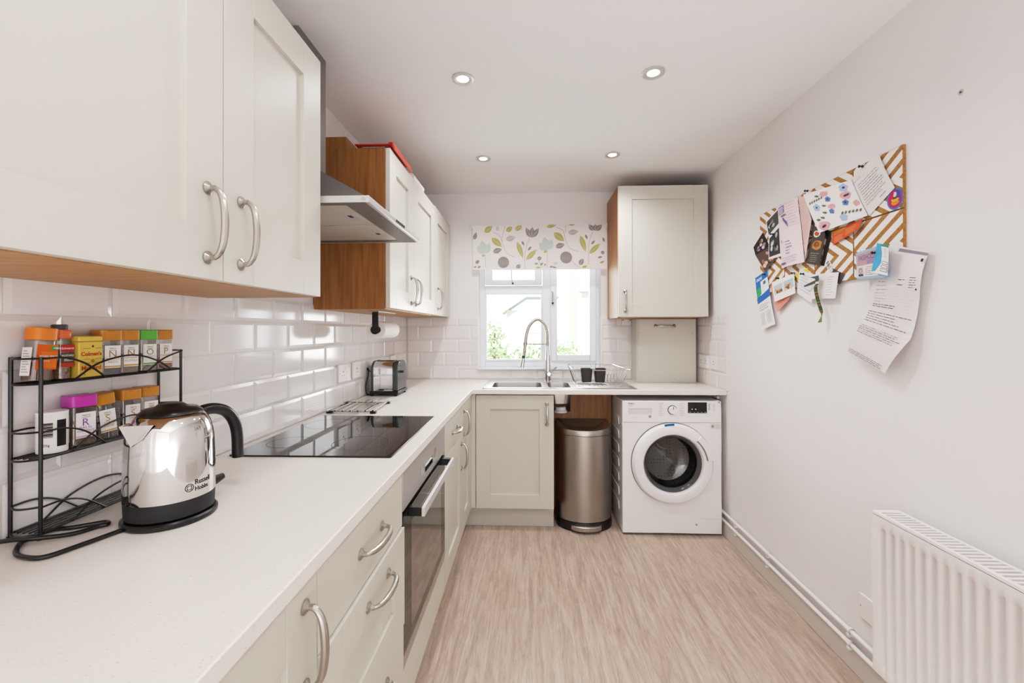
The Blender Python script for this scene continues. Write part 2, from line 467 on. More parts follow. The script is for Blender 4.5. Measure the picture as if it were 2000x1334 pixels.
def shaker(T, u0, u1, v0, v1, m, parent, name='door', st=.092, rl=.090, th=.020, rec=.0105, g=.0018):
    u0 += g; u1 -= g; v0 += g; v1 -= g
    mb = MB(T=T)
    mb.box((u0, v0, -th), (u0 + st, v1, 0), m); mb.box((u1 - st, v0, -th), (u1, v1, 0), m)
    mb.box((u0 + st, v0, -th), (u1 - st, v0 + rl, 0), m); mb.box((u0 + st, v1 - rl, -th), (u1 - st, v1, 0), m)
    mb.box((u0 + st - .001, v0 + rl - .001, -th + .001), (u1 - st + .001, v1 - rl + .001, -rec), m)
    return mb.build(name, parent, bevel=.0009, seg=2)
def slabfront(T, u0, u1, v0, v1, m, parent, name='drawer', th=.02, g=.0015):
    return MB(T=T).box((u0 + g, v0 + g, -th), (u1 - g, v1 - g, 0), m).build(name, parent, bevel=.0012)
TU = lambda u, v, w: (UX + w, u, v)           # wall cabinets, left wall
TB = lambda u, v, w: (BX + w, u, v)           # base run, left
TS = lambda u, v, w: (u, BY - w, v)           # sink run
TC = lambda u, v, w: (u, 2.875 - w, v)        # boiler cabinet

# ---- wall cabinets, left wall
UZ0, UZ1 = 1.381, 2.072
def carcass(T, u0, u1, v0, v1, depth, m, parent, t=.018, back=-.021, bottom=None, drop=0.0, shelf=False):
    mb = MB(T=T)
    d1 = back; d0 = -depth
    mb.box((u0, v0, d0), (u0 + t, v1, d1), m); mb.box((u1 - t, v0, d0), (u1, v1, d1), m)
    mb.box((u0 + t, v0 + drop, d0), (u1 - t, v0 + drop + t, d1), bottom or m); mb.box((u0 + t, v1 - t, d0), (u1 - t, v1, d1), m)
    mb.box((u0 + t, v0 + drop + t, d0), (u1 - t, v1 - t, d0 + .006), m)
    return mb.build('carcass', parent)
w1 = thing('wall_cabinet', (-.77, .826, UZ0), 'large ivory two-door wall cabinet over the spice rack, with bow handles', 'cabinet', 'ivory wall cabinets')
carcass(TU, .326, 1.2241, UZ0, UZ1, .338, M['oak'], w1, bottom=M['oakl'])
d = shaker(TU, .326, .8264, UZ0, UZ1, M['upper'], w1); handle(TU, .7836, 1.489, True, d)
d = shaker(TU, .8264, 1.2241, UZ0, UZ1, M['upper'], w1); handle(TU, .8778, 1.490, True, d)
w2 = thing('wall_cabinet', (-.77, 2.29, UZ0), 'ivory two-door wall cabinet with bare oak side panel beside the cooker hood', 'cabinet', 'ivory wall cabinets')
carcass(TU, 1.842, 2.736, UZ0 - .004, 2.084, .338, M['oak'], w2, bottom=M['oakl'])
d = shaker(TU, 1.846, 2.235, UZ0, 2.088, M['upper'], w2); handle(TU, 2.183, 1.489, True, d)
d = shaker(TU, 2.235, 2.736, UZ0, 2.088, M['upper'], w2); handle(TU, 2.273, 1.488, True, d)
w3 = thing('wall_cabinet', (-.77, 3.0, UZ0), 'ivory single-door wall cabinet in the corner next to the window blind', 'cabinet', 'ivory wall cabinets')
carcass(TU, 2.738, 3.262, UZ0, 2.09, .338, M['oak'], w3, bottom=M['oakl'])
d = shaker(TU, 2.738, 3.263, UZ0, 2.095, M['upper'], w3); handle(TU, 2.829, 1.492, True, d)
# ---- boiler cabinet
w4 = thing('boiler_cabinet', (.895, 3.07, 1.37), 'tall single-door wall cabinet with an oak side, at the back wall over the washing machine', 'cabinet')
carcass(TC, .598, 1.193, 1.366, 2.247, .398, M['oak'], w4, bottom=M['oakl'])
d = shaker(TC, .598, 1.193, 1.368, 2.249, M['upper'], w4); handle(TC, .6448, 1.474, True, d)
w5 = thing('boxed_panel', (.98, 3.19, WT), 'plain cream boxed panel with a horizontal handle, standing on the worktop under the boiler cabinet', 'panel')
MB().prism([(.7765, BW), (.7765, 3.125), (.7925, 3.109), (1.2005, 3.109), (1.2005, BW)], 'z', WT + .0005, 1.362, M['upper']).build('panel', w5, bevel=.002)
for x, z in ((.800, 1.262), (1.175, 1.255), (1.05, .93)):
    MB().lathe([(.003, 0), (.003, .001)], (x, 3.1075, z), M['grey'], axis='y', n=10).build('screw', w5)
handle(lambda u, v, w: (u, 3.109 - w, v), .978, 1.311, False, w5)

# ---------------------------------------------------------------- cooker hood
h = thing('cooker_hood', (-.7, 1.535, 1.66), 'stainless steel cooker hood with chimney, between the wall cabinets over the hob', 'cooker hood')
HX, H0, H1 = -.484, 1.242, 1.826
mb = MB().box((HX - .001, H0, 1.664), (HX + .012, H1, 1.684), M['hoodface']); mb.build('front_rail', h, bevel=.002)
for y in (H0 - .0005, H1 - .0015):
    sr_ = MB().box((-.94, y, 1.664), (HX + .012, y + .002, 1.684), M['hoodface']).build('side_rail', h)
    if y < H0: MB().lathe([(.006, 0), (.006, .002)], (HX - .004, H0 - .003, 1.674), M['lgrey'], axis='y', n=16).build('end_cap', sr_)
mb = MB()
c0, c1 = 1.435, 1.635
low = [(-.94, H0 + .001, 1.684), (HX - .001, H0 + .001, 1.684), (HX - .001, H1 - .001, 1.684), (-.94, H1 - .001, 1.684)]
hi = [(-.94, c0, 1.875), (-.79, c0, 1.875), (-.79, c1, 1.875), (-.94, c1, 1.875)]
mb.add(low + hi, [(0, 1, 5, 4), (1, 2, 6, 5), (2, 3, 7, 6), (3, 0, 4, 7), (4, 5, 6, 7), (0, 3, 2, 1)], M['hoodst']); mb.build('canopy', h)
MB().box((-.94, c0 + .001, 1.876), (-.791, c1 - .001, CE - .001), M['hoodst']).build('chimney', h, bevel=.002)
mb = MB()
frame_pts = [(-.94, H0 + .003), (HX - .002, H0 + .003), (HX - .002, H1 - .003), (-.94, H1 - .003)]
mb.slab([-.94, -.90, -.555, HX - .002], [H0 + .003, H0 + .035, H1 - .035, H1 - .003], {(0, 0), (0, 1), (0, 2), (1, 0), (1, 2), (2, 0), (2, 1), (2, 2)}, 1.6655, 1.672, mat('shaded hood underside', '#74706c', .5, metal=.3))  # darker than the other hood steel: shade painted into the underside
mb.box((-.90, H0 + .035, 1.6815), (-.555, H1 - .035, 1.6835), M['dgrey']); mb.build('underside', h)  # dark plate added above the filters to shade the gaps between them
for a, b_ in ((H0 + .039, 1.529), (1.539, H1 - .039)):
    f_ = MB().box((-.898, a, 1.667), (-.557, b_, 1.680), M['filter']).build('grease_filter', h, bevel=.002)
    mc = (a + b_) / 2
    MB().box((-.632, mc - .045, 1.6655), (-.572, mc + .045, 1.667), M['lgrey']).box((-.602, mc - .014, 1.6650), (-.588, mc + .014, 1.6656), M['blackm']).build('filter_latch', f_)
mb = MB()
mb.box((HX + .012, 1.49, 1.669), (HX + .0135, 1.60, 1.680), M['lgrey'])
for i in range(5): mb.box((HX + .0135, 1.497 + i * .021, 1.6705), (HX + .0165, 1.510 + i * .021, 1.6785), M['dgrey'])
mb.build('button_strip', h)

# ---- things on top of the far wall cabinets
mb = MB().box((-.948, 1.85, 2.085), (-.805, 2.72, 2.140), M['oak']); tag(mb.build('boxing_board', bevel=.001), 'low oak boxing on top of the wall cabinet, against the left wall', 'board')
RED = plas('#d5443a', .35)
rf = thing('red_folder', (-.69, 2.0, 2.0885), 'red plastic folder holding papers, lying on top of the wall cabinet beside the hood', 'folder')
mb = MB().box((-.780, 1.880, 2.1165), (-.618, 2.155, 2.1205), RED); mb.prism([(-.625, 2.1208), (-.602, 2.1240), (-.594, 2.0905), (-.600, 2.0905), (-.607, 2.1195)], 'y', 1.870, 2.165, RED); mb.build('cover', rf)
MB().box((-.772, 1.885, 2.0890), (-.640, 2.14, 2.0925), RED).build('back_cover', rf)
mb = MB()
for i in range(5):
    mb.box((-.770 + i * .004, 1.888 + i * .003, 2.0935 + i * .0044), (-.650, 2.13, 2.0935 + i * .0044 + .0036), [flat('#4b5c86'), flat('#9aa3b4'), flat('#d8d5d2'), flat('#6b4a44'), flat('#b9b4b0')][i])
mb.build('papers', rf)
wp = thing('paper_roll', (-.63, 2.36, 2.09), 'white rolled paper lying along the top edge of the two-door wall cabinet', 'paper')
MB().lathe([(.020, 0), (.021, .005), (.021, .22), (.012, .222), (.012, .21)], (-.635, 2.27, 2.111), M['wwhite'], axis='y', n=20).build('roll', wp)
mb = MB().box((.98, 2.95, 2.2505), (1.17, 3.12, 2.268), M['blackm']); mb.box((1.10, 2.90, 2.2505), (1.165, 2.949, 2.262), M['blackm'])
tag(mb.build('black_tray', bevel=.004), 'flat black tray on top of the boiler cabinet, just under the ceiling', 'tray')

# ---------------------------------------------------------------- base units, left run
DB = .148
def basebox(y0, y1, parent):
    mb = MB()
    X0, X1 = -.93, BX - .021; t = .016
    mb.box((X0, y0, DB), (X1, y0 + t, .872), M['base']); mb.box((X0, y1 - t, DB), (X1, y1, .872), M['base'])
    mb.box((X0, y0 + t, DB), (X1, y1 - t, DB + t), M['base']); mb.box((X0, y0 + t, DB + t), (X0 + .006, y1 - t, .872), M['base'])
    return mb.build('carcass', parent)
g_ = 'base units under the worktop'
b1 = thing('base_cabinet', (-.65, .535, DB), 'stone-coloured base cabinet with an upright bow handle, left of the drawers under the kettle worktop', 'cabinet', g_)
basebox(.338, .732, b1); d = shaker(TB, .335, .7335, DB, .868, M['base'], b1); handle(TB, .690, .7635, True, d)
b2 = thing('drawer_unit', (-.65, .983, DB), 'stone-coloured unit of three drawers left of the oven', 'drawers', g_)
basebox(.737, 1.232, b2)
d = slabfront(TB, .7335, 1.234, .7135, .868, M['base'], b2); handle(TB, .991, .794, False, d, half=.068)
TD = lambda u, v, w: (BX + .007 + w, u, v)
d = shaker(TD, .7335, 1.234, .430, .7135, M['base'], b2, 'drawer'); handle(TD, 1.017, .6605, False, d, half=.068)
TD2 = lambda u, v, w: (BX + .004 + w, u, v)
d = shaker(TD2, .7335, 1.234, DB, .430, M['base'], b2, 'drawer'); handle(TD2, 1.013, .383, False, d, half=.068)
b3 = thing('base_cabinet', (-.65, 2.106, DB), 'stone-coloured base cabinet with one drawer over one door, right beside the oven', 'cabinet', g_)
basebox(1.862, 2.350, b3)
d = slabfront(TB, 1.860, 2.3525, .7135, .868, M['base'], b3); handle(TB, 2.110, .789, False, d, half=.068)
d = shaker(TB, 1.860, 2.3525, DB, .7135, M['base'], b3); handle(TB, 2.317, .596, True, d)
b4 = thing('base_cabinet', (-.65, 2.51, DB), 'narrow stone-coloured full-height base cabinet in the inner corner of the worktop', 'cabinet', g_)
basebox(2.356, 2.662, b4)
d = shaker(TB, 2.3525, 2.664, DB, .868, M['base'], b4, st=.085); handle(TB, 2.410, .757, True, d)
mb = MB().box((BX - .06, 2.666, DB), (BX, BY + .02, .872), M['base']); mb.box((BX, BY, DB - .006), (-.3425, BY + .02, .872), M['base'])
tag(mb.build('corner_post', bevel=.001), 'narrow upright stone-coloured filler in the inner corner of the base units', 'panel')
mb = MB().box((-.436, .335, 0.0005), (-.42, 2.797, DB - .002), M['plinth']); tag(mb.build('kickboard'), 'long stone-coloured kickboard under the left run of base units', 'kickboard')
mb = MB().box((-.419, 2.7976, .0005), (.160, 2.814, .1375), M['plinth']); tag(mb.build('kickboard'), 'short grey kickboard under the sink cabinet door', 'kickboard')
# ---- oven
ov = thing('oven', (-.65, 1.547, DB), 'built-in stainless steel and black glass oven under the hob', 'oven')
O0, O1 = 1.2365, 1.8575
mb = MB(); mb.box((-.90, O0 + .006, .300), (BX - .024, O1 - .006, .868), M['lgrey']); mb.build('oven_body', ov)
OVP = mat('oven panel steel', '#b0aba8', .42, metal=.55)
mb = MB().box((BX - .022, O0 + .001, .752), (BX + .001, O1 - .001, .870), OVP); cp = mb.build('control_panel', ov, bevel=.0015)
for y in (1.4546, 1.662):
    MB().lathe([(.019, 0), (.019, .0012), (.0175, .0016), (.0165, .0008), (.012, .0008)], (BX + .001, y, .8035), M['steelh'], axis='x', n=28).build('dial', cp)
MB().box((BX + .001, 1.502, .780), (BX + .0018, 1.618, .808), M['bglass']).build('display', cp)
mb = MB().box((BX - .022, O0 + .001, .738), (BX - .010, O1 - .001, .7515), M['blackm']); mb.build('vent_gap', ov)
mb = MB().box((BX - .020, O0 + .001, .325), (BX + .001, O1 - .001, .737), M['bglass'])
mb.box((BX + .001, O0 + .085, .36), (BX + .0015, O1 - .085, .69), M['oglass'])
od = mb.build('oven_door', ov, bevel=.0012)
mb = MB().box((-.328, 1.290, .716), (-.318, 1.800, .744), M['hoodface']); hb = mb.build('oven_handle', od, bevel=.0012)
for y in (1.291, 1.779): MB().box((BX + .0015, y, .7165), (-.3285, y + .020, .7435), M['black']).build('handle_bracket', od, bevel=.001)
mb = MB().box((BX - .020, O0 + .001, .288), (BX + .001, O1 - .001, .324), M['steel']); mb.build('lower_trim', ov)
mb = MB().box((BX - .020, O0, DB), (BX, O1, .285), M['base']); mb.build('filler_panel', ov, bevel=.001)

# ---- sink base
s1 = thing('sink_cabinet', (-.09, 2.98, DB), 'stone-coloured single-door sink cabinet facing the room beside the pedal bin', 'cabinet')
mb = MB()
mb.box((-.335, BY + .022, .14), (-.319, 3.25, .70), M['oak']); mb.box((.143, BY + .022, .14), (.159, 3.25, .70), M['oak'])
mb.box((-.319, BY + .022, .14), (.143, 3.25, .156), M['oak']); mb.build('carcass', s1)
d = shaker(TS, -.341, .160, .1405, .8685, M['base'], s1); handle(TS, .1148, .7475, True, d)
mb = MB(T=lambda a, b, c: (a, c, b))
mb.prism([(.166, .0005), (.574, .0005), (.574, .868), (.290, .868), (.290, .712), (.166, .712)], 'z', 3.0, 3.016, M['oak'])
tag(mb.build('back_board'), 'brown wooden board with a cut corner behind the pedal bin', 'board')
wpz = thing('waste_trap', (.215, 2.93, .70), 'white plastic waste trap under the small sink bowl, above the pedal bin', 'pipe')
mb = MB().lathe([(.045, 0), (.045, .012), (.038, .016), (.036, .038), (.022, .042)], (.215, 2.93, .722), M['white'], n=28); mb.build('trap_body', wpz)
mb = MB().tube([(.215, 2.966, .745), (.215, 3.2, .745)], .019, M['blackm'], 12); mb.build('pipe', wpz)

# ---------------------------------------------------------------- worktop
WF = -.360; WFY = 2.700
SXa, SXb, SXc, SXd = -.245, .085, .128, .275       # bowls
SY0, SY1 = 2.790, 3.060
xs = [LW, WF, SXa - .004, SXd + .004, RW - .0005]; ys = [.25, WFY, SY0 - .004, SY1 + .004, BW]
inc = {(0, j) for j in range(4)} | {(i, j) for i in range(1, 4) for j in range(1, 4)}
inc.discard((2, 2))
mb = MB().slab(xs, ys, inc, .8752, WT, M['top'])
wtop = mb.build('worktop', bevel=.0025); tag(wtop, 'pale speckled L-shaped worktop over the base units', 'worktop')
# ---- hob
hob = thing('hob', (-.65, 1.546, WT + .0003), 'black glass hob set in the worktop over the oven', 'hob')
MB().prism(rrect(-.905, 1.251, -.409, 1.843, .006), 'z', WT + .0004, WT + .0052, M['bglass']).build('glass_top', hob, bevel=.001)
mb = MB(); RING = flat('#2b2a2a')
def ring(mb, c, r, w, m, n=48):
    mb.add([(c[0] + q * math.cos(2 * PI * j / n), c[1] + q * math.sin(2 * PI * j / n), c[2]) for j in range(n) for q in (r, r - w)],
           [(2 * j, 2 * ((j + 1) % n), 2 * ((j + 1) % n) + 1, 2 * j + 1) for j in range(n)], m)
for x, y, r in ((-.80, 1.40, .07), (-.80, 1.68, .09), (-.56, 1.40, .09), (-.56, 1.68, .07)):
    mb = MB(); ring(mb, (x, y, WT + .00535), r, .0012, RING); mb.build('zone_marking', hob)

# ---------------------------------------------------------------- sink
sk = thing('sink', (.19, 2.96, WT), 'stainless steel one-and-a-half-bowl inset sink with drainer under the window', 'sink')
sx0, sx1, sy0, sy1 = -.302, .690, 2.738, 3.190
mb = MB()
xs = [sx0, SXa, SXb, SXc, SXd, sx1]; ys = [sy0, SY0, SY1, sy1]
inc = {(i, j) for i in range(5) for j in range(3)} - {(1, 1), (3, 1)}
mb.slab(xs, ys, inc, WT + .0006, WT + .0035, M['steel'])
mb.box((sx0 + .004, sy0 + .004, WT + .0035), (sx0 + .012, sy1 - .004, WT + .006), M['steel'])
rim = mb.build('sink_top', sk, bevel=.001)
def bowl(x0, x1, y0, y1, dep):
    mb = MB(); n = 5
    A = rrect(x0, y0, x1, y1, .035, n); B = rrect(x0 + .012, y0 + .012, x1 - .012, y1 - .012, .04, n); k = len(A)
    C = rrect(x0 - .0, y0 - .0, x1 + .0, y1 + .0, .002, n)
    L0 = [(p[0], p[1], WT + .0036) for p in C]; L1 = [(p[0], p[1], WT + .003) for p in A]; L2 = [(p[0], p[1], WT - dep + .02) for p in B]
    Bc = rrect(x0 + .030, y0 + .030, x1 - .030, y1 - .030, .03, n); L3 = [(p[0], p[1], WT - dep) for p in Bc]
    vs = L0 + L1 + L2 + L3; fs = []
    for a in range(3): fs += [(a * k + i, a * k + (i + 1) % k, (a + 1) * k + (i + 1) % k, (a + 1) * k + i) for i in range(k)]
    fs.append(tuple(range(3 * k, 4 * k)))
    mb.add(vs, fs, M['steel'])
    mb.lathe([(.028, 0), (.028, .002), (.02, .001)], ((x0 + x1) / 2, (y0 + y1) / 2, WT - dep + .0005), M['chrome'], n=24)
    return mb.build('bowl', sk, recalc=False)
bowl(SXa, SXb, SY0, SY1, .16); bowl(SXc, SXd, SY0, SY1, .125)
mb = MB()
for i in range(9):
    y = 2.785 + i * .035
    mb.tube([(.315, y, WT + .0035), (.655, y, WT + .0035)], .0035, M['steel'], 8)
mb.build('drainer_ridges', sk)
# ---- spring tap
tp = thing('spring_tap', (.140, 3.10, WT + .0036), 'tall chrome spring-neck kitchen tap with side lever, behind the sink bowls', 'tap')
TY = 3.10
mb = MB().lathe([(.026, 0), (.026, .004), (.0225, .006), (.0215, .05), (.023, .058), (.023, .085), (.0205, .095), (.019, .13), (.0145, .20), (.0125, .25), (.0115, .262)], (.138, TY, WT + .004), M['chrome'], n=28)
mb.build('tap_body', tp)
arcp = smooth_path([(.1355, TY, 1.165), (.1345, TY, 1.215), (.1315, TY, 1.2695), (.115, TY - .002, 1.324), (.0631, TY - .006, 1.360), (.011, TY - .012, 1.324), (-.0152, TY - .018, 1.2555), (-.0275, TY - .024, 1.16), (-.036, TY - .028, 1.095)], 14)
mb = MB()
R = [.0108 + (.0016 if i % 2 else 0) for i in range(len(arcp))]
mb.tube(arcp, R, M['steelh'], 12); mb.build('spring_hose', tp)
mb = MB().tube([(-.0365, TY - .028, 1.096), (-.0395, TY - .029, 1.078)], .0128, M['dgrey'], 14)
mb.tube([(-.0395, TY - .029, 1.0775), (-.0485, TY - .033, 1.012)], [.0125, .0140], M['chrome'], 16); mb.build('spray_head', tp)
mb = MB().tube([(.134, TY, 1.181), (-.026, TY - .024, 1.184)], .0055, M['steelh'], 10)
mb.tube([(-.0245, TY - .0225, 1.193), (-.0275, TY - .0245, 1.170)], .0150, M['steelh'], 14); mb.build('support_arm', tp)
mb = MB().lathe([(.012, -.030), (.020, -.024), (.021, .006), (.0, .008)], (.145, TY, .966), M['chrome'], axis='y', n=24)
mb.tube([(.155, TY - .012, .975), (.200, TY - .018, 1.016)], [.0042, .0055], M['chrome'], 10); mb.build('lever', tp)
# ---- dish rack + caddy
dr = thing('dish_rack', (.45, 2.9, WT), 'chrome wire dish rack standing on the sink drainer', 'dish rack')
z0 = WT + .018; r_ = .0016
X0, X1, Y0, Y1 = .315, .588, 2.765, 3.065
mb = MB()
mb.tube(smooth_path([(X0, Y0, z0), (X1, Y0, z0), (X1, Y1, z0), (X0, Y1, z0)], 1, True), .0022, M['chrome'], 6, closed=True)
for i in range(1, 10):
    x = X0 + (X1 - X0) * i / 10
    mb.tube([(x, Y0, z0), (x, Y1, z0)], r_, M['chrome'], 6)
for a, b_ in ((X0 + .01, Y0 + .01), (X1 - .01, Y0 + .01), (X1 - .01, Y1 - .01), (X0 + .01, Y1 - .01)): mb.tube([(a, b_, WT + .0075), (a, b_, z0)], .003, M['white'], 6)
mb.build('base_grid', dr)
mb = MB(); zr = 1.030
rx0, rx1, ry0, ry1 = .278, .640, 2.748, 3.090
mb.tube([(rx0, ry0 + .02, zr), (rx0, ry1 - .02, zr + .006), (rx0 + .02, ry1, zr + .006), (rx1 - .04, ry1, zr + .006), (rx1, ry0 + .06, zr - .004), (rx1 + .02, ry0, zr - .006), (rx0 + .13, ry0, zr - .006)], .0022, M['chrome'], 6)
mb.build('rim', dr)
mb = MB()
for i in range(11):
    t = i / 10; xb = X0 + (X1 - X0) * t; xt = rx0 + (rx1 - .03 - rx0) * t
    mb.tube([(xb, Y1, z0), (xt, ry1, zr + .006)], r_, M['chrome'], 6)
for i in range(7):
    t = i / 6
    mb.tube([(X1, Y0 + (Y1 - Y0) * t, z0), (rx1 - .02 * t, ry0 + (ry1 - ry0) * t, zr - .004)], r_, M['chrome'], 6)
    mb.tube([(X0, Y0 + (Y1 - Y0) * t, z0), (rx0, ry0 + .02 + (ry1 - ry0 - .04) * t, zr + .003)], r_, M['chrome'], 6)
for i in range(5):
    x = X0 + .19 + i * .022
    mb.tube([(x, 3.0, z0), (x, 3.0, z0 + .045), (x + .010, 3.0, z0 + .055), (x + .02, 3.0, z0 + .045), (x + .02, 3.0, z0)], r_, M['chrome'], 6)
mb.build('uprights', dr)
cd = thing('cutlery_caddy', (.437, 2.93, WT + .0235), 'dark brown two-cup cutlery caddy standing in the wire dish rack', 'caddy')
CAD = plas('#2c2523', .5)
def cup(x0, x1):
    y0, y1 = 2.885, 2.965; za, zb = WT + .0235, 1.022; ins = .009
    mb = MB(); n = 4
    O1_ = rrect(x0 + ins, y0 + ins, x1 - ins, y1 - ins, .012, n); O2_ = rrect(x0, y0, x1, y1, .014, n); I2 = rrect(x0 + .003, y0 + .003, x1 - .003, y1 - .003, .012, n); I1 = rrect(x0 + ins + .003, y0 + ins + .003, x1 - ins - .003, y1 - ins - .003, .01, n)
    k = len(O1_)
    vs = [(p[0], p[1], za) for p in O1_] + [(p[0], p[1], zb) for p in O2_] + [(p[0], p[1], zb) for p in I2] + [(p[0], p[1], za + .004) for p in I1]
    fs = [tuple(range(k))[::-1], tuple(range(3 * k, 4 * k))]
    for a in range(3): fs += [(a * k + i, a * k + (i + 1) % k, (a + 1) * k + (i + 1) % k, (a + 1) * k + i) for i in range(k)]
    mb.add(vs, fs, CAD); return mb.build('cup', cd, recalc=False)
cup(.353, .431); cup(.443, .521)
MB().box((.424, 2.889, 1.012), (.450, 2.961, 1.0235), plas('#8f8d8c', .4)).build('joining_strap', cd, bevel=.002)

# ---------------------------------------------------------------- pedal bin
bn = thing('pedal_bin', (.363, 2.87, 0), 'semi-round brushed steel pedal bin between the sink cabinet and the washing machine', 'bin')
bx, bh, yf, yb = .363, .178, 2.722, 2.985
def plan(s=1.0, dz=0):
    """D-shaped outline"""
    pts = []
    for i in range(33):
        a = PI + PI * i / 32
        pts.append((bx + (bh * s) * math.cos(a), 2.862 + (.140 * s) * math.sin(a)))
    pts += [(bx + bh * s, yb), (bx - bh * s, yb)]
    return pts
BST = mat('bin steel', '#a6a099', .30, metal=1, bump=(50, .05, (40, 40, .6)))
def loft(mb, rings, m, cap0=True, cap1=True):
    k = len(rings[0]); vs = [p for r in rings for p in r]; fs = []
    for a in range(len(rings) - 1): fs += [(a * k + i, a * k + (i + 1) % k, (a + 1) * k + (i + 1) % k, (a + 1) * k + i) for i in range(k)]
    if cap0: fs.append(tuple(range(k))[::-1])
    if cap1: fs.append(tuple((len(rings) - 1) * k + i for i in range(k)))
    mb.add(vs, fs, m)
mb = MB(); P1 = plan(); loft(mb, [[(x, y, .058) for x, y in P1], [(x, y, .604) for x, y in P1]], BST); mb.build('bin_body', bn, bevel=.002)
mb = MB(); P2 = plan(1.02); loft(mb, [[(x, y, .0005) for x, y in plan(1.035)], [(x, y, .03) for x, y in plan(1.035)], [(x, y, .0575) for x, y in P2]], M['black']); mb.build('base_ring', bn)
def lidz(y, z0): return z0 + (y - yf) * .10
mb = MB(); loft(mb, [[(x, y, .6045) for x, y in plan(.99)], [(x, y, .6065) for x, y in plan(.99)]], M['black']); mb.build('seal', bn)
mb = MB(); P3 = plan(1.012)
inn = plan(.90)
rings = [[(x, y, .607) for x, y in P3], [(x, y, lidz(y, .634)) for x, y in P3], [(x, y, lidz(y, .640)) for x, y in plan(.985)], [(x, y if i < 33 else y - .01, lidz(y, .632)) for i, (x, y) in enumerate(inn)], [(bx + (x - bx) * .55, 2.87 + (y - 2.87) * .55, .622) for x, y in inn]]
loft(mb, rings, BST); mb.build('lid', bn)
pd = MB()
pts = [(bx - .098, 2.735)] + [(bx + .098 * math.cos(PI + PI * i / 16), 2.735 + .052 * math.sin(PI + PI * i / 16)) for i in range(17)] + [(bx + .098, 2.735)]
pd.prism(pts[1:-1], 'z', .016, .046, M['steelh']); pd.build('pedal', bn, bevel=.004)

# ---------------------------------------------------------------- washing machine
wm = thing('washing_machine', (.891, 2.95, 0), 'white front-loading washing machine under the worktop end', 'washing machine')
wx0, wx1, wy, wz1 = .586, 1.196, 2.700, .841
mb = MB()
mb.box((wx0, wy + .004, .012), (wx0 + .006, 3.20, wz1 - .003), M['wenamel']); mb.box((wx1 - .006, wy + .004, .012), (wx1, 3.20, wz1 - .003), M['wenamel'])
mb.box((wx0 + .006, wy + .022, wz1 - .012), (wx1 - .006, 3.20, wz1 - .003), M['wenamel']); mb.box((wx0 + .006, wy + .022, .012), (wx1 - .006, 3.20, .02), M['wenamel'])
mb.box((wx0 + .006, 3.19, .02), (wx1 - .006, 3.20, wz1 - .012), M['wenamel'])
for i in range(7):
    zz = .12 + i * .092
    mb.prism([(wy + .10, zz), (3.10, zz), (3.09, zz + .05), (wy + .11, zz + .05)], 'x', wx0 - .004, wx0 + .002, M['wenamel'])
mb.build('cabinet_body', wm, bevel=.002)
# front with a round opening
dc = (.889, .454); n = 64
mb = MB()
def ringpts(r, y, c=dc): return [(c[0] + r * math.cos(2 * PI * j / n), y, c[1] + r * math.sin(2 * PI * j / n)) for j in range(n)]
def sq(y, x0, z0, x1, z1):
    o = []
    for j in range(n):
        a = 2 * PI * j / n; c, s = math.cos(a), math.sin(a)
        tx = ((x1 - dc[0]) if c > 0 else (x0 - dc[0])) / c if abs(c) > 1e-9 else 1e9
        tz = ((z1 - dc[1]) if s > 0 else (z0 - dc[1])) / s if abs(s) > 1e-9 else 1e9
        t = min(tx, tz); o.append((dc[0] + t * c, y, dc[1] + t * s))
    return o
yf2 = wy
loft(mb, [sq(wy + .0035, wx0, .014, wx1, .7035), sq(wy, wx0 + .004, .016, wx1 - .004, .7015), ringpts(.252, wy), ringpts(.246, wy + .012), ringpts(.20, wy + .012)], M['wenamel'], cap0=False, cap1=False)
mb.box((wx0 + .0005, wy + .0005, .0145), (wx0 + .2, wy + .0033, .2), M['wenamel']); mb.box((wx1 - .2, wy + .0005, .0145), (wx1 - .0005, wy + .0033, .2), M['wenamel'])
mb.box((wx0 + .0005, wy + .0005, .52), (wx0 + .16, wy + .0033, .703), M['wenamel']); mb.box((wx1 - .16, wy + .0005, .52), (wx1 - .0005, wy + .0033, .703), M['wenamel'])
mb.box((1.055, wy - .0006, .108), (1.190, wy, .1095), M['lgrey'])
mb.lathe([(.006, 0), (.006, .0008)], (1.041, wy - .0008, .070), M['grey'], axis='y', n=12); mb.build('front_panel', wm)
# control panel
mb = MB(); cpz0 = .705
mb.prism([(wx0 + .001, cpz0), (wx1 - .001, cpz0), (wx1 - .001, .80), (wx1 - .008, .822), (wx1 - .03, .838), (wx0 + .012, .838), (wx0 + .001, .828)], 'y', wy - .002, wy + .02, M['wenamel'])
cpn = mb.build('control_panel', wm, bevel=.0025)
fr = wy - .002
def FP(x0, z0): return lambda u, v: (x0 + u, fr - .0012, z0 + v)
mb = MB().box((.5875, fr - .0008, .706), (.806, fr + .002, .8355), M['white'])
mb.box((.6235, fr - .0012, .7576), (.7665, fr, .7922), M['lgrey']); mb.box((.627, fr - .0015, .7596), (.763, fr, .787), flat('#d4d3d3'))
mb.text('beko', FP(.6225, .8145), .036, .018, M['dgrey'], .012); mb.box((.6225, fr - .0012, .8075), (.655, fr - .0005, .809), M['dgrey'])
mb.text('8kg  1400 rpm', FP(.632, .734), .06, .006, M['lgrey'])
mb.lathe([(.009, 0), (.009, .0012), (.005, .0012)], (.756, fr - .0012, .742), M['grey'], axis='y', n=16)
mb.build('detergent_drawer', cpn)
mb = MB().lathe([(.029, -.004), (.029, 0)], (.894, fr, .7833), M['black'], axis='y', n=32).lathe([(.0235, -.022), (.0245, -.018), (.0255, -.003)], (.894, fr, .7833), M['white'], axis='y', n=32)
mb.box((.8925, fr - .0235, .789), (.8955, fr - .021, .806), M['dgrey']); mb.build('programme_dial', cpn)
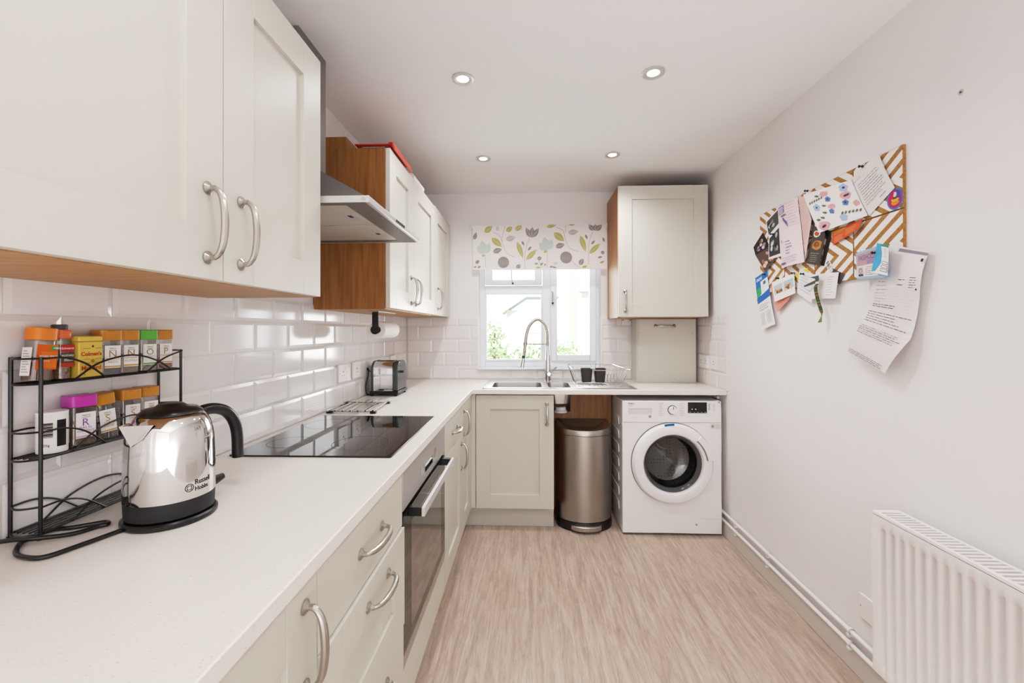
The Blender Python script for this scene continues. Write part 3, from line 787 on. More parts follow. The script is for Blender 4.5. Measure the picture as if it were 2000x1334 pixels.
mb = MB().box((.9895, fr - .0015, .7645), (1.1056, fr, .8315), M['bglass'])
for x, t in ((.997, 'Delay'), (1.022, 'Spin'), (1.045, 'Temp'), (1.068, 'Start'), (1.09, 'OK')): mb.text(t, lambda u, v, x=x: (x + u, fr - .0019, .7675 + v), .013, .005, flat('#cfcfcf'))
for x in (1.012, 1.034): mb.box((x, fr - .0019, .785), (x + .006, fr - .0015, .792), flat('#e8e8e8'))
mb.build('display', cpn)
mb = MB(); LG = flat('#b8b4b2')
for i in range(8):
    zz = .748 + i * .0108
    for x0, x1 in ((.812, .843), (.938, .972)):
        wv = .6 + .4 * ((i * 37 + int(x0 * 100)) % 7) / 7
        mb.box((x0 if x0 > .9 else x0, fr - .0009, zz), (x0 + (x1 - x0) * wv, fr - .0002, zz + .0028), LG)
for i in range(5):
    mb.box((1.1147, fr - .0009, .786 + i * .0085), (1.126, fr - .0002, .789 + i * .0085), M['dgrey']); mb.box((1.142, fr - .0009, .782 + i * .0092), (1.156, fr - .0002, .785 + i * .0092), LG)
mb.build('printed_scale', cpn)
mb = MB().box((1.127, wy - .0009, .664), (1.1905, wy - .0001, .6985), flat('#ddd5d2')); mb.lathe([(.009, 0), (.009, .0006), (.006, .0006)], (1.142, wy - .0016, .682), M['grey'], axis='y', n=16)
for i in range(5): mb.box((1.157, wy - .0012, .669 + i * .0055), (1.184, wy - .0008, .6705 + i * .0055), LG)
mb.build('energy_sticker', wm)
# door
dy = wy - .004
mb = MB().lathe([(.246, .006), (.249, -.006), (.247, -.018), (.236, -.034), (.205, -.042), (.186, -.038), (.178, -.026), (.176, -.006), (.176, .008)], (dc[0], dy, dc[1]), M['wenamel'], axis='y', n=72, cap0=False, cap1=False)
dr_ = mb.build('door', wm)
mb = MB().lathe([(.2515, 0), (.2515, -.004), (.2485, -.004)], (dc[0], dy + .004, dc[1]), M['gasket'], axis='y', n=72, cap0=False, cap1=False); mb.build('door_surround', dr_)
mb = MB()
aa = [math.radians(x) for x in range(8, 50, 3)]
ro, ri = .240, .205
vs = []
for a in aa:
    for r, y in ((ri, dy - .043), (ri, dy - .056), (ro, dy - .050), (ro, dy - .030)): vs.append((dc[0] + r * math.cos(a), y, dc[1] + r * math.sin(a)))
fs = [(4 * i + j, 4 * i + (j + 1) % 4, 4 * i + 4 + (j + 1) % 4, 4 * i + 4 + j) for i in range(len(aa) - 1) for j in range(4)] + [(0, 1, 2, 3), tuple(4 * (len(aa) - 1) + j for j in (3, 2, 1, 0))]
mb.add(vs, fs, M['wenamel'])
vs = [(dc[0] + r * math.cos(a), dy - y, dc[1] + r * math.sin(a)) for a in aa for r, y in ((.2052, .0535), (.2000, .0430))]  # strip painted in as the shadow line along the handle's inner edge
mb.add(vs, [(2 * i, 2 * i + 1, 2 * i + 3, 2 * i + 2) for i in range(len(aa) - 1)], M['grey']); mb.build('handle', dr_)
mb = MB(); a0, a1 = math.radians(89), math.radians(103)
vs = []
for i in range(6):
    a = a0 + (a1 - a0) * i / 5
    for r in (.2525, .239): vs.append((dc[0] + r * math.cos(a), dy - .0375, dc[1] + r * math.sin(a)))
mb.add(vs, [(2 * i, 2 * i + 1, 2 * i + 3, 2 * i + 2) for i in range(5)], flat('#1f5f8e')); mb.build('blue_tab', dr_, recalc=False)
# inside: seal, drum, glass bowl
mb = MB().lathe([(.199, .013), (.190, .03), (.180, .06), (.175, .075)], (dc[0], wy, dc[1]), M['gasket'], axis='y', n=64, cap0=False, cap1=False); mb.build('door_seal', wm)
def drum_mat():
    m = D.materials.new('perforated drum'); m.use_nodes = True; nt = m.node_tree; N = nt.nodes; L = nt.links; b = N['Principled BSDF']
    tc = N.new('ShaderNodeTexCoord'); v = N.new('ShaderNodeTexVoronoi'); v.inputs['Scale'].default_value = 45; v.inputs['Randomness'].default_value = .15
    r = N.new('ShaderNodeValToRGB'); r.color_ramp.elements[0].position = .22; r.color_ramp.elements[0].color = (.01, .01, .01, 1); r.color_ramp.elements[1].position = .32; r.color_ramp.elements[1].color = (.45, .44, .43, 1)
    L.new(tc.outputs['Object'], v.inputs['Vector']); L.new(v.outputs['Distance'], r.inputs['Fac']); L.new(r.outputs['Color'], b.inputs['Base Color'])
    b.inputs['Metallic'].default_value = .8; b.inputs['Roughness'].default_value = .3; return m
DRM = drum_mat()
mb = MB().lathe([(.174, .076), (.215, .085), (.225, .10), (.225, .36), (.05, .40)], (dc[0], wy, dc[1]), DRM, axis='y', n=64, cap0=False)
for k in range(3):
    a = math.radians(20 + 120 * k); c, s = math.cos(a), math.sin(a)
    p = [(dc[0] + r * c - o * s, y, dc[1] + r * s + o * c) for y in (wy + .1, wy + .35) for r, o in ((.224, -.03), (.165, 0), (.224, .03))]
    mb.add(p, [(0, 1, 4, 3), (1, 2, 5, 4), (0, 2, 1), (3, 4, 5)], M['steel'])
mb.build('drum', wm, recalc=False)
GB = D.materials.new('door glass'); GB.use_nodes = True
nt = GB.node_tree; nt.nodes.remove(nt.nodes['Principled BSDF'])
t_ = nt.nodes.new('ShaderNodeBsdfTransparent'); t_.inputs['Color'].default_value = (.33, .32, .31, 1); g_l = nt.nodes.new('ShaderNodeBsdfGlossy'); g_l.inputs['Roughness'].default_value = .03
x_ = nt.nodes.new('ShaderNodeMixShader'); x_.inputs[0].default_value = .10
nt.links.new(t_.outputs[0], x_.inputs[1]); nt.links.new(g_l.outputs[0], x_.inputs[2]); nt.links.new(x_.outputs[0], nt.nodes['Material Output'].inputs['Surface'])
mb = MB().lathe([(.1755, .0), (.172, .004), (.160, .03), (.150, .07), (.140, .095), (.11, .108), (.05, .112), (.001, .113)], (dc[0], dy - .002, dc[1]), GB, axis='y', n=56, cap0=False); mb.build('door_glass', dr_)
mb = MB().lathe([(.1765, -.020), (.172, -.017), (.160, -.006), (.155, .004)], (dc[0], dy, dc[1]), mat('door bezel', '#4b4c4d', .15), axis='y', n=64, cap0=False, cap1=False); mb.build('glass_bezel', dr_)
mb = MB()
for x in (wx0 + .05, wx1 - .05):
    for y in (wy + .06, 3.15): mb.lathe([(.02, 0), (.02, .0115)], (x, y, .0004), M['blackm'], n=16)
mb.build('foot', wm)
# ---- copper valve under the worktop end
vl = thing('pipe_valve', (1.207, 2.83, .83), 'small copper and white pipe valve under the worktop end beside the washing machine', 'valve')
mb = MB().tube([(1.2175, 2.81, .872), (1.2175, 2.81, .835)], .0075, mat('copper', '#a5673f', .35, metal=.9), 12); mb.build('pipe', vl)
mb = MB().tube([(1.2175, 2.79, .848), (1.2175, 2.835, .848)], .0095, M['white'], 12); mb.box((1.225, 2.80, .842), (RW + .0004, 2.82, .854), M['white']); mb.build('valve_body', vl)

# ---------------------------------------------------------------- sockets
def plate(name, T, u, v, w, hh, label, sockets=1, cat='socket', group=None, sw=True):
    p = T(u, v, 0); root = thing(name, p, label, cat, group)
    mb = MB(T=T).prism(rrect(u - w / 2, v - hh / 2, u + w / 2, v + hh / 2, .004, 3), 'z', .0003, .009, M['white']); pl = mb.build('face_plate', root, bevel=.002)
    mb = MB(T=T)
    for k in range(sockets):
        c = u + (k - (sockets - 1) / 2) * w / sockets
        mb.box((c - .0035, v + .002, .009), (c + .0035, v + .011, .0094), M['dgrey'])
        for s in (-1, 1): mb.box((c + s * .011 - .0032, v - .014, .009), (c + s * .011 + .0032, v - .010, .0094), M['dgrey'])
    for s in (-1, 1):
        if sockets < 2 and (sockets or s > 0): mb.add([(u + s * (w / 2 - .009) + .003 * math.cos(a * PI / 4), v + .003 * math.sin(a * PI / 4), .0093) for a in range(8)], [tuple(range(8))], M['grey'])
    mb.build('pin_holes' if sockets else 'screw_cap', root)
    if sw:
        mb = MB(T=T)
        for k in range(sockets):
            c = u + (k - (sockets - 1) / 2) * w / sockets
            mb.box((c + .014, v + .012, .009), (c + .024, v + .030, .0115), M['white'])
        mb.build('switch', root, bevel=.001)
    return root
TL = lambda u, v, w: (LW + .0003 + w, u, v)
TR = lambda u, v, w: (RW - .0062 - w, u, v)
plate('wall_socket', TL, 2.122, 1.068, .104, .088, 'white wall socket on the left tiles, the one further from the toaster', group='sockets on the left tiles')
plate('wall_socket', TL, 2.292, 1.069, .104, .088, 'white wall socket on the left tiles right beside the toaster', group='sockets on the left tiles')
plate('wall_socket', TL, 2.915, 1.066, .100, .088, 'white wall socket on the left tiles mostly hidden behind the toaster', group='sockets on the left tiles')
plate('double_socket', TR, 3.02, 1.063, .146, .088, 'white double socket on the right tiles near the boxed panel', 2)
plate('fused_switch', TR, 2.857, 1.066, .088, .088, 'white fused switch plate at the outer edge of the right tiles', 1, 'switch')
plate('wall_socket', lambda u, v, w: (RW - w, u, v), 1.590, .268, .088, .088, 'white blank outlet plate low on the right wall, half behind the radiator', 0, sw=False)
fs_ = thing('junction_box', (.741, BW, 1.32), 'small white junction box on the tiles under the boiler cabinet', 'box')
MB().box((.7026, BW - .02, 1.318), (.7755, BW + .0065, 1.3640), M['white']).build('box_cover', fs_, bevel=.002)
for x in (.712, .766): MB().lathe([(.004, 0), (.004, .001)], (x, BW - .0213, 1.355), M['blackm'], axis='y', n=10).build('screw', fs_)

# ---------------------------------------------------------------- blind
bl = thing('roller_blind', (.09, 3.235, 1.745), 'white roller blind printed with grey, olive and pale blue leaves, over the window', 'blind')
BX0, BX1, BZ0, BZ1, BYY = -.425, .583, 1.747, 2.082, 3.2330
FAB = mat('blind fabric', '#e3dbd8', .9, bump=(400, .15, U1))
mb = MB()
mb.box((BX0, BYY, BZ0), (BX1, BYY + .0012, BZ1), FAB)
OL, GR, GL, PB = flat('#a9a56b', .9), flat('#8b8585', .9), flat('#b3adac', .9), flat('#b9c4bf', .9)
def bp(x, y):
    u = (x - 86) / 954.; v = (y - (77 - .0175 * (x - 80))) / 311.
    return BX0 + u * (BX1 - BX0), BZ1 - v * (BZ1 - BZ0)
layer = [0]
def clipx(pts):
    return [(min(max(x, BX0 + .001), BX1 - .001), min(max(z, BZ0 + .001), BZ1 - .001)) for x, z in pts]
def shape(pts, m, dy=0):
    layer[0] += 1
    y = BYY - .0003 - .000004 * layer[0] - dy
    p = clipx(pts); k = len(p); cx_ = sum(q[0] for q in p) / k; cz_ = sum(q[1] for q in p) / k
    mb.add([(cx_, y, cz_)] + [(x, y, z) for x, z in p], [(0, 1 + i, 1 + (i + 1) % k) for i in range(k)], m)
def leaf(x1, y1, x2, y2, w, m, vein=True):
    a = Vector((x1, y1)); b = Vector((x2, y2)); d = b - a; nrm = Vector((-d.y, d.x)).normalized()
    L_ = []; R_ = []
    for i in range(9):
        t = i / 8; q = a + d * t; ww = w / 2 * math.sin(PI * t ** .85)
        L_.append(bp(*(q + nrm * ww))); R_.append(bp(*(q - nrm * ww)))
    shape(L_ + R_[::-1][1:-1], m)
    if vein and w > 24: stroke([tuple(a + d * .05), tuple(b - d * .05)], 1.3, FAB)
def stroke(pts, w, m):
    P = smooth_path([(p[0], p[1], 0) for p in pts], 6); layer[0] += 1; y = BYY - .0004 - .000004 * layer[0]
    vs = []
    for i, p in enumerate(P):
        q = Vector(P[min(i + 1, len(P) - 1)]) - Vector(P[max(i - 1, 0)]); nn = Vector((-q.y, q.x, 0)).normalized() * w / 2
        for s in (1, -1):
            X, Z = bp(p[0] + s * nn.x, p[1] + s * nn.y); X, Z = clipx([(X, Z)])[0]; vs.append((X, y, Z))
    mb.add(vs, [(2 * i, 2 * i + 1, 2 * i + 3, 2 * i + 2) for i in range(len(P) - 1)], m)
for s in ([(495, 170), (470, 235), (458, 330), (465, 375)], [(945, 115), (920, 190), (915, 270), (915, 345)], [(235, 125), (280, 150), (300, 200), (330, 270), (390, 300)], [(320, 80), (300, 150), (300, 190)],
          [(685, 85), (735, 110), (750, 165), (780, 230), (840, 255)], [(755, 70), (750, 120)], [(175, 280), (180, 375)], [(622, 250), (622, 375)], [(795, 320), (850, 370)], [(438, 80), (440, 110)], [(560, 320), (585, 372)], [(118, 345), (130, 378)]):
    stroke(s, 2.6, GR)
for a in ((170, 128, 228, 80, 42), (222, 165, 298, 228, 45), (328, 120, 372, 85, 35), (392, 112, 440, 75, 35), (405, 190, 450, 308, 35), (470, 318, 548, 242, 35), (615, 85, 690, 70, 25), (670, 125, 745, 185, 50), (858, 142, 897, 260, 38),
          (920, 270, 1000, 197, 35), (775, 70, 825, 65, 15), (868, 370, 908, 355, 20), (995, 335, 1030, 320, 16), (540, 375, 575, 370, 18), (150, 295, 172, 285, 18), (597, 265, 620, 250, 18), (600, 360, 612, 340, 14)): leaf(*a, OL)
for a in ((322, 175, 395, 160, 42), (770, 125, 845, 115, 40)): leaf(*a, GL)
for a in ((230, 265, 298, 243, 38), (680, 225, 748, 205, 40), (95, 180, 112, 125, 28), (440, 185, 457, 220, 16), (482, 252, 510, 222, 16), (893, 135, 908, 170, 16), (935, 205, 962, 175, 16), (1018, 155, 1028, 190, 18), (400, 380, 430, 350, 30), (850, 350, 880, 305, 36),
          (105, 345, 135, 325, 24), (92, 375, 115, 368, 12), (120, 378, 145, 365, 14), (550, 315, 582, 296, 28), (530, 345, 557, 342, 14), (570, 355, 595, 335, 14), (640, 370, 660, 358, 14), (655, 365, 690, 372, 14), (980, 298, 1015, 290, 16), (1003, 268, 1030, 253, 26),
          (505, 160, 468, 90, 36), (510, 163, 515, 84, 38), (515, 160, 562, 93, 36), (950, 108, 918, 64, 34), (962, 110, 965, 62, 36), (967, 108, 1012, 66, 36)): leaf(*a, GR)
for a in ((170, 275, 118, 222, 56), (170, 277, 153, 184, 58), (172, 275, 210, 203, 54), (615, 246, 563, 198, 56), (615, 248, 602, 153, 58), (618, 246, 660, 173, 54), (262, 118, 265, 80, 26), (665, 348, 697, 333, 25)): leaf(*a, PB, False)
for cx_, cy_, rr in ((307, 337, 42), (756, 298, 44)):
    pts = []
    for i in range(36):
        r2 = rr * (1.0 if i % 2 else .93); pts.append(bp(cx_ + r2 * math.cos(2 * PI * i / 36), cy_ + r2 * math.sin(2 * PI * i / 36)))
    shape(pts, GR)
    for k in range(5): stroke([(cx_ - rr * .6 + k * rr * .3, cy_ + rr * .5), (cx_ - rr * .6 + k * rr * .3 + 4, cy_ - rr * .4)], 1.2, GL)
mb.build('fabric', bl, recalc=False)
MB().lathe([(.014, 0), (.014, BX1 - BX0 + .012)], (BX0 - .006, BYY + .022, BZ1 - .010), M['white'], axis='x', n=20).build('roller', bl)
MB().box((BX0, BYY - .0015, BZ0 - .006), (BX1, BYY + .0025, BZ0 + .004), FAB).build('bottom_bar', bl, bevel=.001)
mb = MB().box((BX1 + .005, BYY - .004, BZ1 - .03), (BX1 + .010, BW, BZ1 + .006), M['white']).box((BX0 - .012, BYY - .004, BZ1 - .03), (BX0 - .007, BW, BZ1 + .006), M['white'])
mb.build('bracket', bl)
mb = MB().tube(smooth_path([(.5885, 3.222, 2.07), (.5895, 3.222, 1.70), (.592, 3.222, 1.36), (.594, 3.222, 1.30), (.572, 3.222, 1.243), (.550, 3.222, 1.262), (.548, 3.226, 1.30)], 6), .0014, M['white'], 6); mb.build('pull_cord', bl)

# ---------------------------------------------------------------- kettle
KC = Vector((-.733, .847, 0)); Z0 = WT
pb = thing('power_stand', (KC.x, KC.y, Z0), 'round black power base with a thick black cable, under the steel kettle', 'power stand')
MB().lathe([(.0770, 0), (.0795, .003), (.0795, .009), (.076, .012), (.03, .013)], (KC.x, KC.y, Z0 + .0004), M['black'], n=56).build('base_disc', pb)
cp_ = [(-.7642, .7812), (-.786, .7171), (-.8049, .6779), (-.8426, .6782), (-.8705, .6919), (-.8979, .7203), (-.902, .739), (-.902, .7701), (-.8718, .7812), (-.850, .795), (-.8301, .8068), (-.8183, .7984), (-.8273, .7874), (-.8415, .7542), (-.8697, .7210), (-.9046, .7110), (-.934, .7000), (-.936, .640), (-.936, .52)]
cz = [.0046] * 6 + [.0046, .0046, .0046, .0046, .0046, .0046, .0046, .006, .0135, .0145, .010, .0046, .0046]
MB().tube(smooth_path([(x, y, Z0 + z) for (x, y), z in zip(cp_, cz)], 6), .0040, M['black'], 10).build('power_cable', pb)
kt = thing('kettle', (KC.x, KC.y, Z0 + .0145), 'polished steel jug kettle with black lid and handle beside the spice rack', 'kettle')
zb = Z0 + .0145
MB().lathe([(.070, 0), (.0735, .002), (.0750, .033), (.0748, .034)], (KC.x, KC.y, zb), M['blackm'], n=64).build('foot', kt)
prof = [(.0752, .034), (.0754, .05), (.0752, .08), (.0745, .115), (.0732, .145), (.0708, .163), (.0665, .178), (.0605, .189), (.0540, .1965)]
MB().lathe([(r, h_) for r, h_ in prof], (KC.x, KC.y, zb), M['kettle'], n=96, cap0=False).build('body', kt, angle=80)
MB().lathe([(.0545, .1967), (.0535, .200), (.044, .208), (.030, .2095), (.021, .2165), (.012, .2185), (.001, .2185)], (KC.x, KC.y, zb), M['black'], n=48).build('lid', kt, angle=60)
mb = MB(); 
sd = Vector((-.21, -.978, 0)).normalized(); sp = Vector((-sd.y, sd.x, 0))
def kp(r, s, z): 
    p = KC + sd * r + sp * s; return (p.x, p.y, zb + z)
lf, rt, tip, bt = kp(.058, -.034, .186), kp(.058, .034, .186), kp(.0945, 0, .189), kp(.0752, 0, .146)
li, ri_, ti = kp(.056, -.030, .186), kp(.056, .030, .186), kp(.0905, 0, .1875)
lo_, ro2 = kp(.069, -.022, .160), kp(.069, .022, .160)
mb.add([lf, rt, tip, bt, lo_, ro2, li, ri_, ti, kp(.062, 0, .165)], [(0, 2, 3, 4), (1, 5, 3, 2), (0, 6, 8, 2), (1, 2, 8, 7), (6, 9, 8), (7, 8, 9)], M['kettle'])
mb.build('spout', kt, angle=20)
hd = -sd
def kh(r, z): 
    p = KC + hd * r; return (p.x, p.y, zb + z)
mb = MB().tube(smooth_path([kh(.050, .184), kh(.075, .190), kh(.100, .188), kh(.126, .176), kh(.146, .150), kh(.155, .115), kh(.157, .062)], 8), [.010] * 6 + [.0125] * 42 + [.012], M['black'], 16); mb.build('handle', kt)
mb = MB().tube(smooth_path([kh(.066, .180), kh(.0725, .160), kh(.0765, .13), kh(.0775, .085)], 6), [.0085] * 18 + [.0075], M['chrome'], 12, flatn=1.3); mb.build('handle_strap', kt)
mb = MB().tube([kh(.070, .022), kh(.100, .026), kh(.118, .029)], [.011, .010, .007], M['black'], 10, flatn=.8); mb.build('switch_lever', kt)
mb = MB()
cd_ = Vector((.655, -.756, 0)); ang0 = math.atan2(cd_.y, cd_.x)
def KW(off, z0): return lambda u, v: (KC.x + .0758 * math.cos(ang0 + off + u / .0758), KC.y + .0758 * math.sin(ang0 + off + u / .0758), zb + z0 + v)
INK = flat('#1c1a19')
mb.text('Russell', KW(.52, .0600), .033, .0100, INK, .01, keep=False); mb.text('Hobbs', KW(.52, .0475), .028, .0085, INK, .01, keep=False)
F_ = KW(.28, .048)
nn_ = 20
for r0, r1 in ((.0078, .0066), (.0046, .0036)):
    mb.add([F_(.0078 + r * math.cos(2 * PI * j / nn_), .0085 + r * math.sin(2 * PI * j / nn_)) for j in range(nn_) for r in (r0, r1)], [(2 * j, 2 * ((j + 1) % nn_), 2 * ((j + 1) % nn_) + 1, 2 * j + 1) for j in range(nn_)], INK)
for k in range(4): mb.add([F_(.0078 + r * math.cos(k * PI / 2 + q + .785), .0085 + r * math.sin(k * PI / 2 + q + .785)) for r, q in ((.0034, -.1), (.0066, -.08), (.0066, .08), (.0034, .1))], [(0, 1, 2, 3)], INK)
mb.build('printed_badge', kt, recalc=False)

# ---------------------------------------------------------------- spice rack
RF, RB, RY0, RY1 = -.8865, -.9415, .7417, 1.0535
sr = thing('spice_rack', (-.914, .897, WT), 'black wire three-tier spice rack on the worktop against the tiles', 'rack')
mb = MB()
for x, y in ((RF, RY0), (RB, RY0 - .002), (RF, RY1), (RB, RY1 - .004)):
    MB().tube([(x, y, WT + .0006), (x, y, 1.237)], .0032, M['wire'], 8).lathe([(.005, 0), (.005, .006)], (x, y, WT + .0005), M['black'], n=12).build('post', sr)
for zs_, zr_ in ((.918, .965), (1.0525, 1.101), (1.189, 1.2345)):
    mb = MB()
    for i in range(6):
        x = RF + (RB - RF) * i / 5
        mb.tube([(x, RY0 + .004 * (i in (0, 5)), zs_ - .0012), (x, RY1 - .004, zs_ - .0012)], .0016 if 0 < i < 5 else .0024, M['wire'], 6)
    for y, s in ((RY0, -1), (RY1, 1)):
        mb.tube(smooth_path([(RF, y, zs_ - .001), ((RF * 2 + RB) / 3, y + s * .014, zs_ - .001), ((RF + RB * 2) / 3, y + s * .014, zs_ - .001), (RB, y, zs_ - .001)], 5), .002, M['wire'], 6)
    L_ = RY1 - RY0; dz = zr_ - zs_
    for x, o_ in ((RF + .0034, 0), (RB - .001, 0)):
        def yy(t): return RY0 + L_ * t
        mb.tube(smooth_path([(x, yy(0), zr_), (x, yy(.12), zr_ - .001), (x, yy(.24), zs_ + dz * .68), (x, yy(.37), zs_)], 6), .0019, M['wire'], 6)
        mb.tube(smooth_path([(x, yy(.17), zs_), (x, yy(.33), zs_ + dz * .66), (x, yy(.55), zs_ + dz * .92), (x, yy(.74), zs_ + dz * .62), (x, yy(.90), zs_)], 6), .0019, M['wire'], 6)
        mb.tube(smooth_path([(x, yy(.675), zs_), (x, yy(.82), zs_ + dz * .62), (x, yy(1.0), zr_)], 6), .0019, M['wire'], 6)
    for y, s in ((RY0, -1), (RY1, 1)):
        mb.tube(smooth_path([(RF, y, zr_), ((RF * 2 + RB) / 3, y + s * .012, zr_), ((RF + RB * 2) / 3, y + s * .012, zr_), (RB, y, zr_)], 5), .002, M['wire'], 6)
    mb.build('shelf', sr)

# ---- jars
def jar(name, c, z, rot, tilt, w, dpt, hgt, lidh, lidcol, fill, fillh, label, cat, front, side=True, group=None, round_=.006, lidlip=.001):
    """square spice jar; front(mb, F, w, h) draws on the front label, F(u,v) metres from the front face's lower-left corner"""
    root = thing(name, (c[0], c[1], z), label, cat, group)
    Rm = Matrix.Rotation(tilt, 4, 'X') @ Matrix.Rotation(rot, 4, 'Z') if tilt else Matrix.Rotation(rot, 4, 'Z')
    piv = Vector((0, -w / 2, 0)) if tilt else Vector((0, 0, 0))
    lift = 0
    if tilt: lift = max(0, abs(math.sin(tilt)) * w / 2) * 1.02
    def T(x, y, q):
        p = Rm @ Vector((x, y, q)); return (c[0] + p.x, c[1] + p.y, z + lift + p.z)
    bh_ = hgt - lidh
    mb = MB(T=T).prism(rrect(-dpt / 2, -w / 2, dpt / 2, w / 2, round_, 4), 'z', 0, bh_, M['jar']); mb.build('jar_body', root)
    if fill: 
        q = .0016
        mb = MB(T=T).prism(rrect(-dpt / 2 + q, -w / 2 + q, dpt / 2 - q, w / 2 - q, max(.001, round_ - q), 4), 'z', .002, fillh, fill); mb.build('contents', root)
    l_ = lidlip
    mb = MB(T=T).prism(rrect(-dpt / 2 - l_, -w / 2 - l_, dpt / 2 + l_, w / 2 + l_, round_ + .001, 4), 'z', bh_ + .0003, hgt, lidcol)
    mb.box((dpt / 2 - .002, -.007, hgt - .0055), (dpt / 2 + l_ + .0012, .007, hgt - .001), lidcol); mb.build('lid', root, bevel=.0016)
    mb = MB(T=T)
    front(mb, lambda u, v: (dpt / 2 + .0007, -w / 2 + u, v), w, bh_)
    mb.build('paper_label', root, recalc=False)
    if side:
        mb = MB(T=T); y = -w / 2 - .0006
        mb.add([(-dpt / 2 + .006, y, bh_ * .12), (dpt / 2 - .006, y, bh_ * .12), (dpt / 2 - .006, y, bh_ * .82), (-dpt / 2 + .006, y, bh_ * .82)], [(0, 1, 2, 3)], M['wwhite'])
        for i in range(9): mb.box((-dpt / 2 + .009, y - .0003, bh_ * (.2 + i * .065)), (dpt / 2 - .010 - .003 * (i % 3), y - .0001, bh_ * (.2 + i * .065) + .0014), M['grey'])
        mb.build('side_label', root, recalc=False)
    return root
def quad(mb, F, u0, v0, u1, v1, m, dz=0):
    mb.add([F(u0, v0), F(u1, v0), F(u1, v1), F(u0, v1)], [(0, 1, 2, 3)], m)
def lift(F, d): return lambda u, v: (F(u, v)[0] + d, F(u, v)[1], F(u, v)[2])
def shop_label(letter, words_, col, barcol):
    def f(mb, F, w, h):
        a, b_ = .006, w - .004; v0, v1 = h * .20, h * .86
        quad(mb, F, a, v0, b_, v1, M['wwhite'])
        G = lift(F, .0003); wd = b_ - a
        mb.text('TESCO', lambda u, v: G(a + wd * .28 + u, v1 - .009 + v), wd * .44, .0055, flat('#2a2a2e'), .015)
        quad(mb, G, a + wd * .28, v1 - .0105, a + wd * .72, v1 - .0098, flat('#2a2a2e'))
        mb.text(letter, lambda u, v: G(a + u, v0 + (v1 - v0) * .48 + v), wd, .014, flat(col))
        for i, t in enumerate(words_):
            mb.text(t, lambda u, v, i=i: G(a + wd * .08 + u, v0 + (v1 - v0) * (.36 - i * .14) + v), wd * .84, .0048, flat(col))
        quad(mb, G, a, v0 + .0015, b_, v0 + .0042, flat(barcol))
    return f
OCH = plas('#b8791f', .35); GRN = plas('#57a63a', .35); PUR = plas('#b3329a', .3); ORG = plas('#e07a1c', .35)
SG = 'spice jars on the wire rack'
XC = -.9145; zt = 1.1906; zm = 1.0541
ROT = math.radians(-16)
def spice(y, z, lid, fill, letter, words_, col, barcol, label, tilt=0, fh=.055, h=.0965, w=.0385):
    return jar('spice_jar', (XC, y), z, ROT, tilt, w, .0385, h, .024, lid, fill, fh, label, 'spice jar', shop_label(letter, words_, col, barcol), group=SG)
def powder(h1, h2): return mat('powder ' + h1, h1, .95, vary=(h2, 260, U1, .4, .6))
spice(.8885, zt, OCH, powder('#1d1c1e', '#343236'), 'N', ['NIGELLA', 'SEEDS'], '#9a7c33', '#b8862f', 'jar of black nigella seeds with ochre lid beside the yellow tin', fh=.062)
spice(.9310, zt, OCH, powder('#7d5b41', '#946f52'), 'N', ['GROUND', 'NUTMEG'], '#9a7c33', '#b8862f', 'jar of brown ground nutmeg with ochre lid beside the green-lidded jar', fh=.062)
spice(.9790, zt, GRN, powder('#6e6c55', '#9a987e'), 'O', ['OREGANO'], '#4f8a3a', '#4f9a3a', 'spice jar of dried oregano with a bright green lid on the top shelf', fh=.040)
spice(1.0235, zt, OCH, powder('#7a3a20', '#93492b'), 'P', ['PAPRIKA'], '#9a7c33', '#b8862f', 'spice jar of red paprika with ochre lid, at the end of the top shelf', fh=.060)
spice(.8335, zm, PUR, powder('#6f5238', '#87694b'), 'R', ['RAS EL', 'HANOUT'], '#8a4b9a', '#c79ac6', 'spice jar of ras el hanout with a magenta lid on the middle shelf', fh=.045, h=.1010, w=.0420)
spice(.8835, zm, OCH, powder('#4d4640', '#655d55'), 'S', ['STAR', 'ANISE'], '#b08a3a', '#b8862f', 'tilted ochre-lidded spice jar leaning away beside the magenta-lidded jar', tilt=math.radians(7), fh=.030, h=.0960)
spice(.9360, zm, OCH, powder('#57504a', '#7a7169'), 'S', ['SAGE'], '#b08a3a', '#b8862f', 'upright ochre-lidded spice jar on the middle shelf, beside the tilted one', fh=.030, h=.0985)
spice(.9830, zm, OCH, powder('#8b6a3e', '#a07f50'), 'T', ['THYME'], '#b08a3a', '#b8862f', 'last ochre-lidded spice jar on the middle shelf, mostly hidden by the kettle', fh=.040, h=.0985)
def mixed_label(mb, F, w, h):
    W_ = M['wwhite']; o_ = flat('#d8601c')
    quad(mb, F, .002, h * .28, w - .002, h * .90, o_); G = lift(F, .0004)
    quad(mb, G, .010, h * .32, w - .003, h * .72, flat('#e5751f'))
    G = lift(F, .0008); mb.add([G(.020 + .002, h * .76), G(w - .006, h * .76), G(w - .003, h * .87), G(.024, h * .87)], [(0, 1, 2, 3)], flat('#3f8f38'))
    G = lift(F, .0012); mb.text('ASDA', lambda u, v: G(.026 + u, h * .785 + v), .013, .0052, W_, .02)
    mb.text('MIXED SPICE', lambda u, v: G(.006 + u, h * .56 + v), w - .009, .0072, W_, .02)
    mb.text('GROUND', lambda u, v: G(.006 + u, h * .46 + v), w - .02, .0042, W_)
jar('spice_jar', (-.9160, .7590), zt, math.radians(-6), math.radians(-5.5), .0365, .0340, .0985, .024, ORG, powder('#6b4630', '#7d563c'), .034, 'tilted jar of mixed spice with orange lid and orange label on the top shelf', 'spice jar', mixed_label, group=SG, round_=.012, lidlip=.0014)
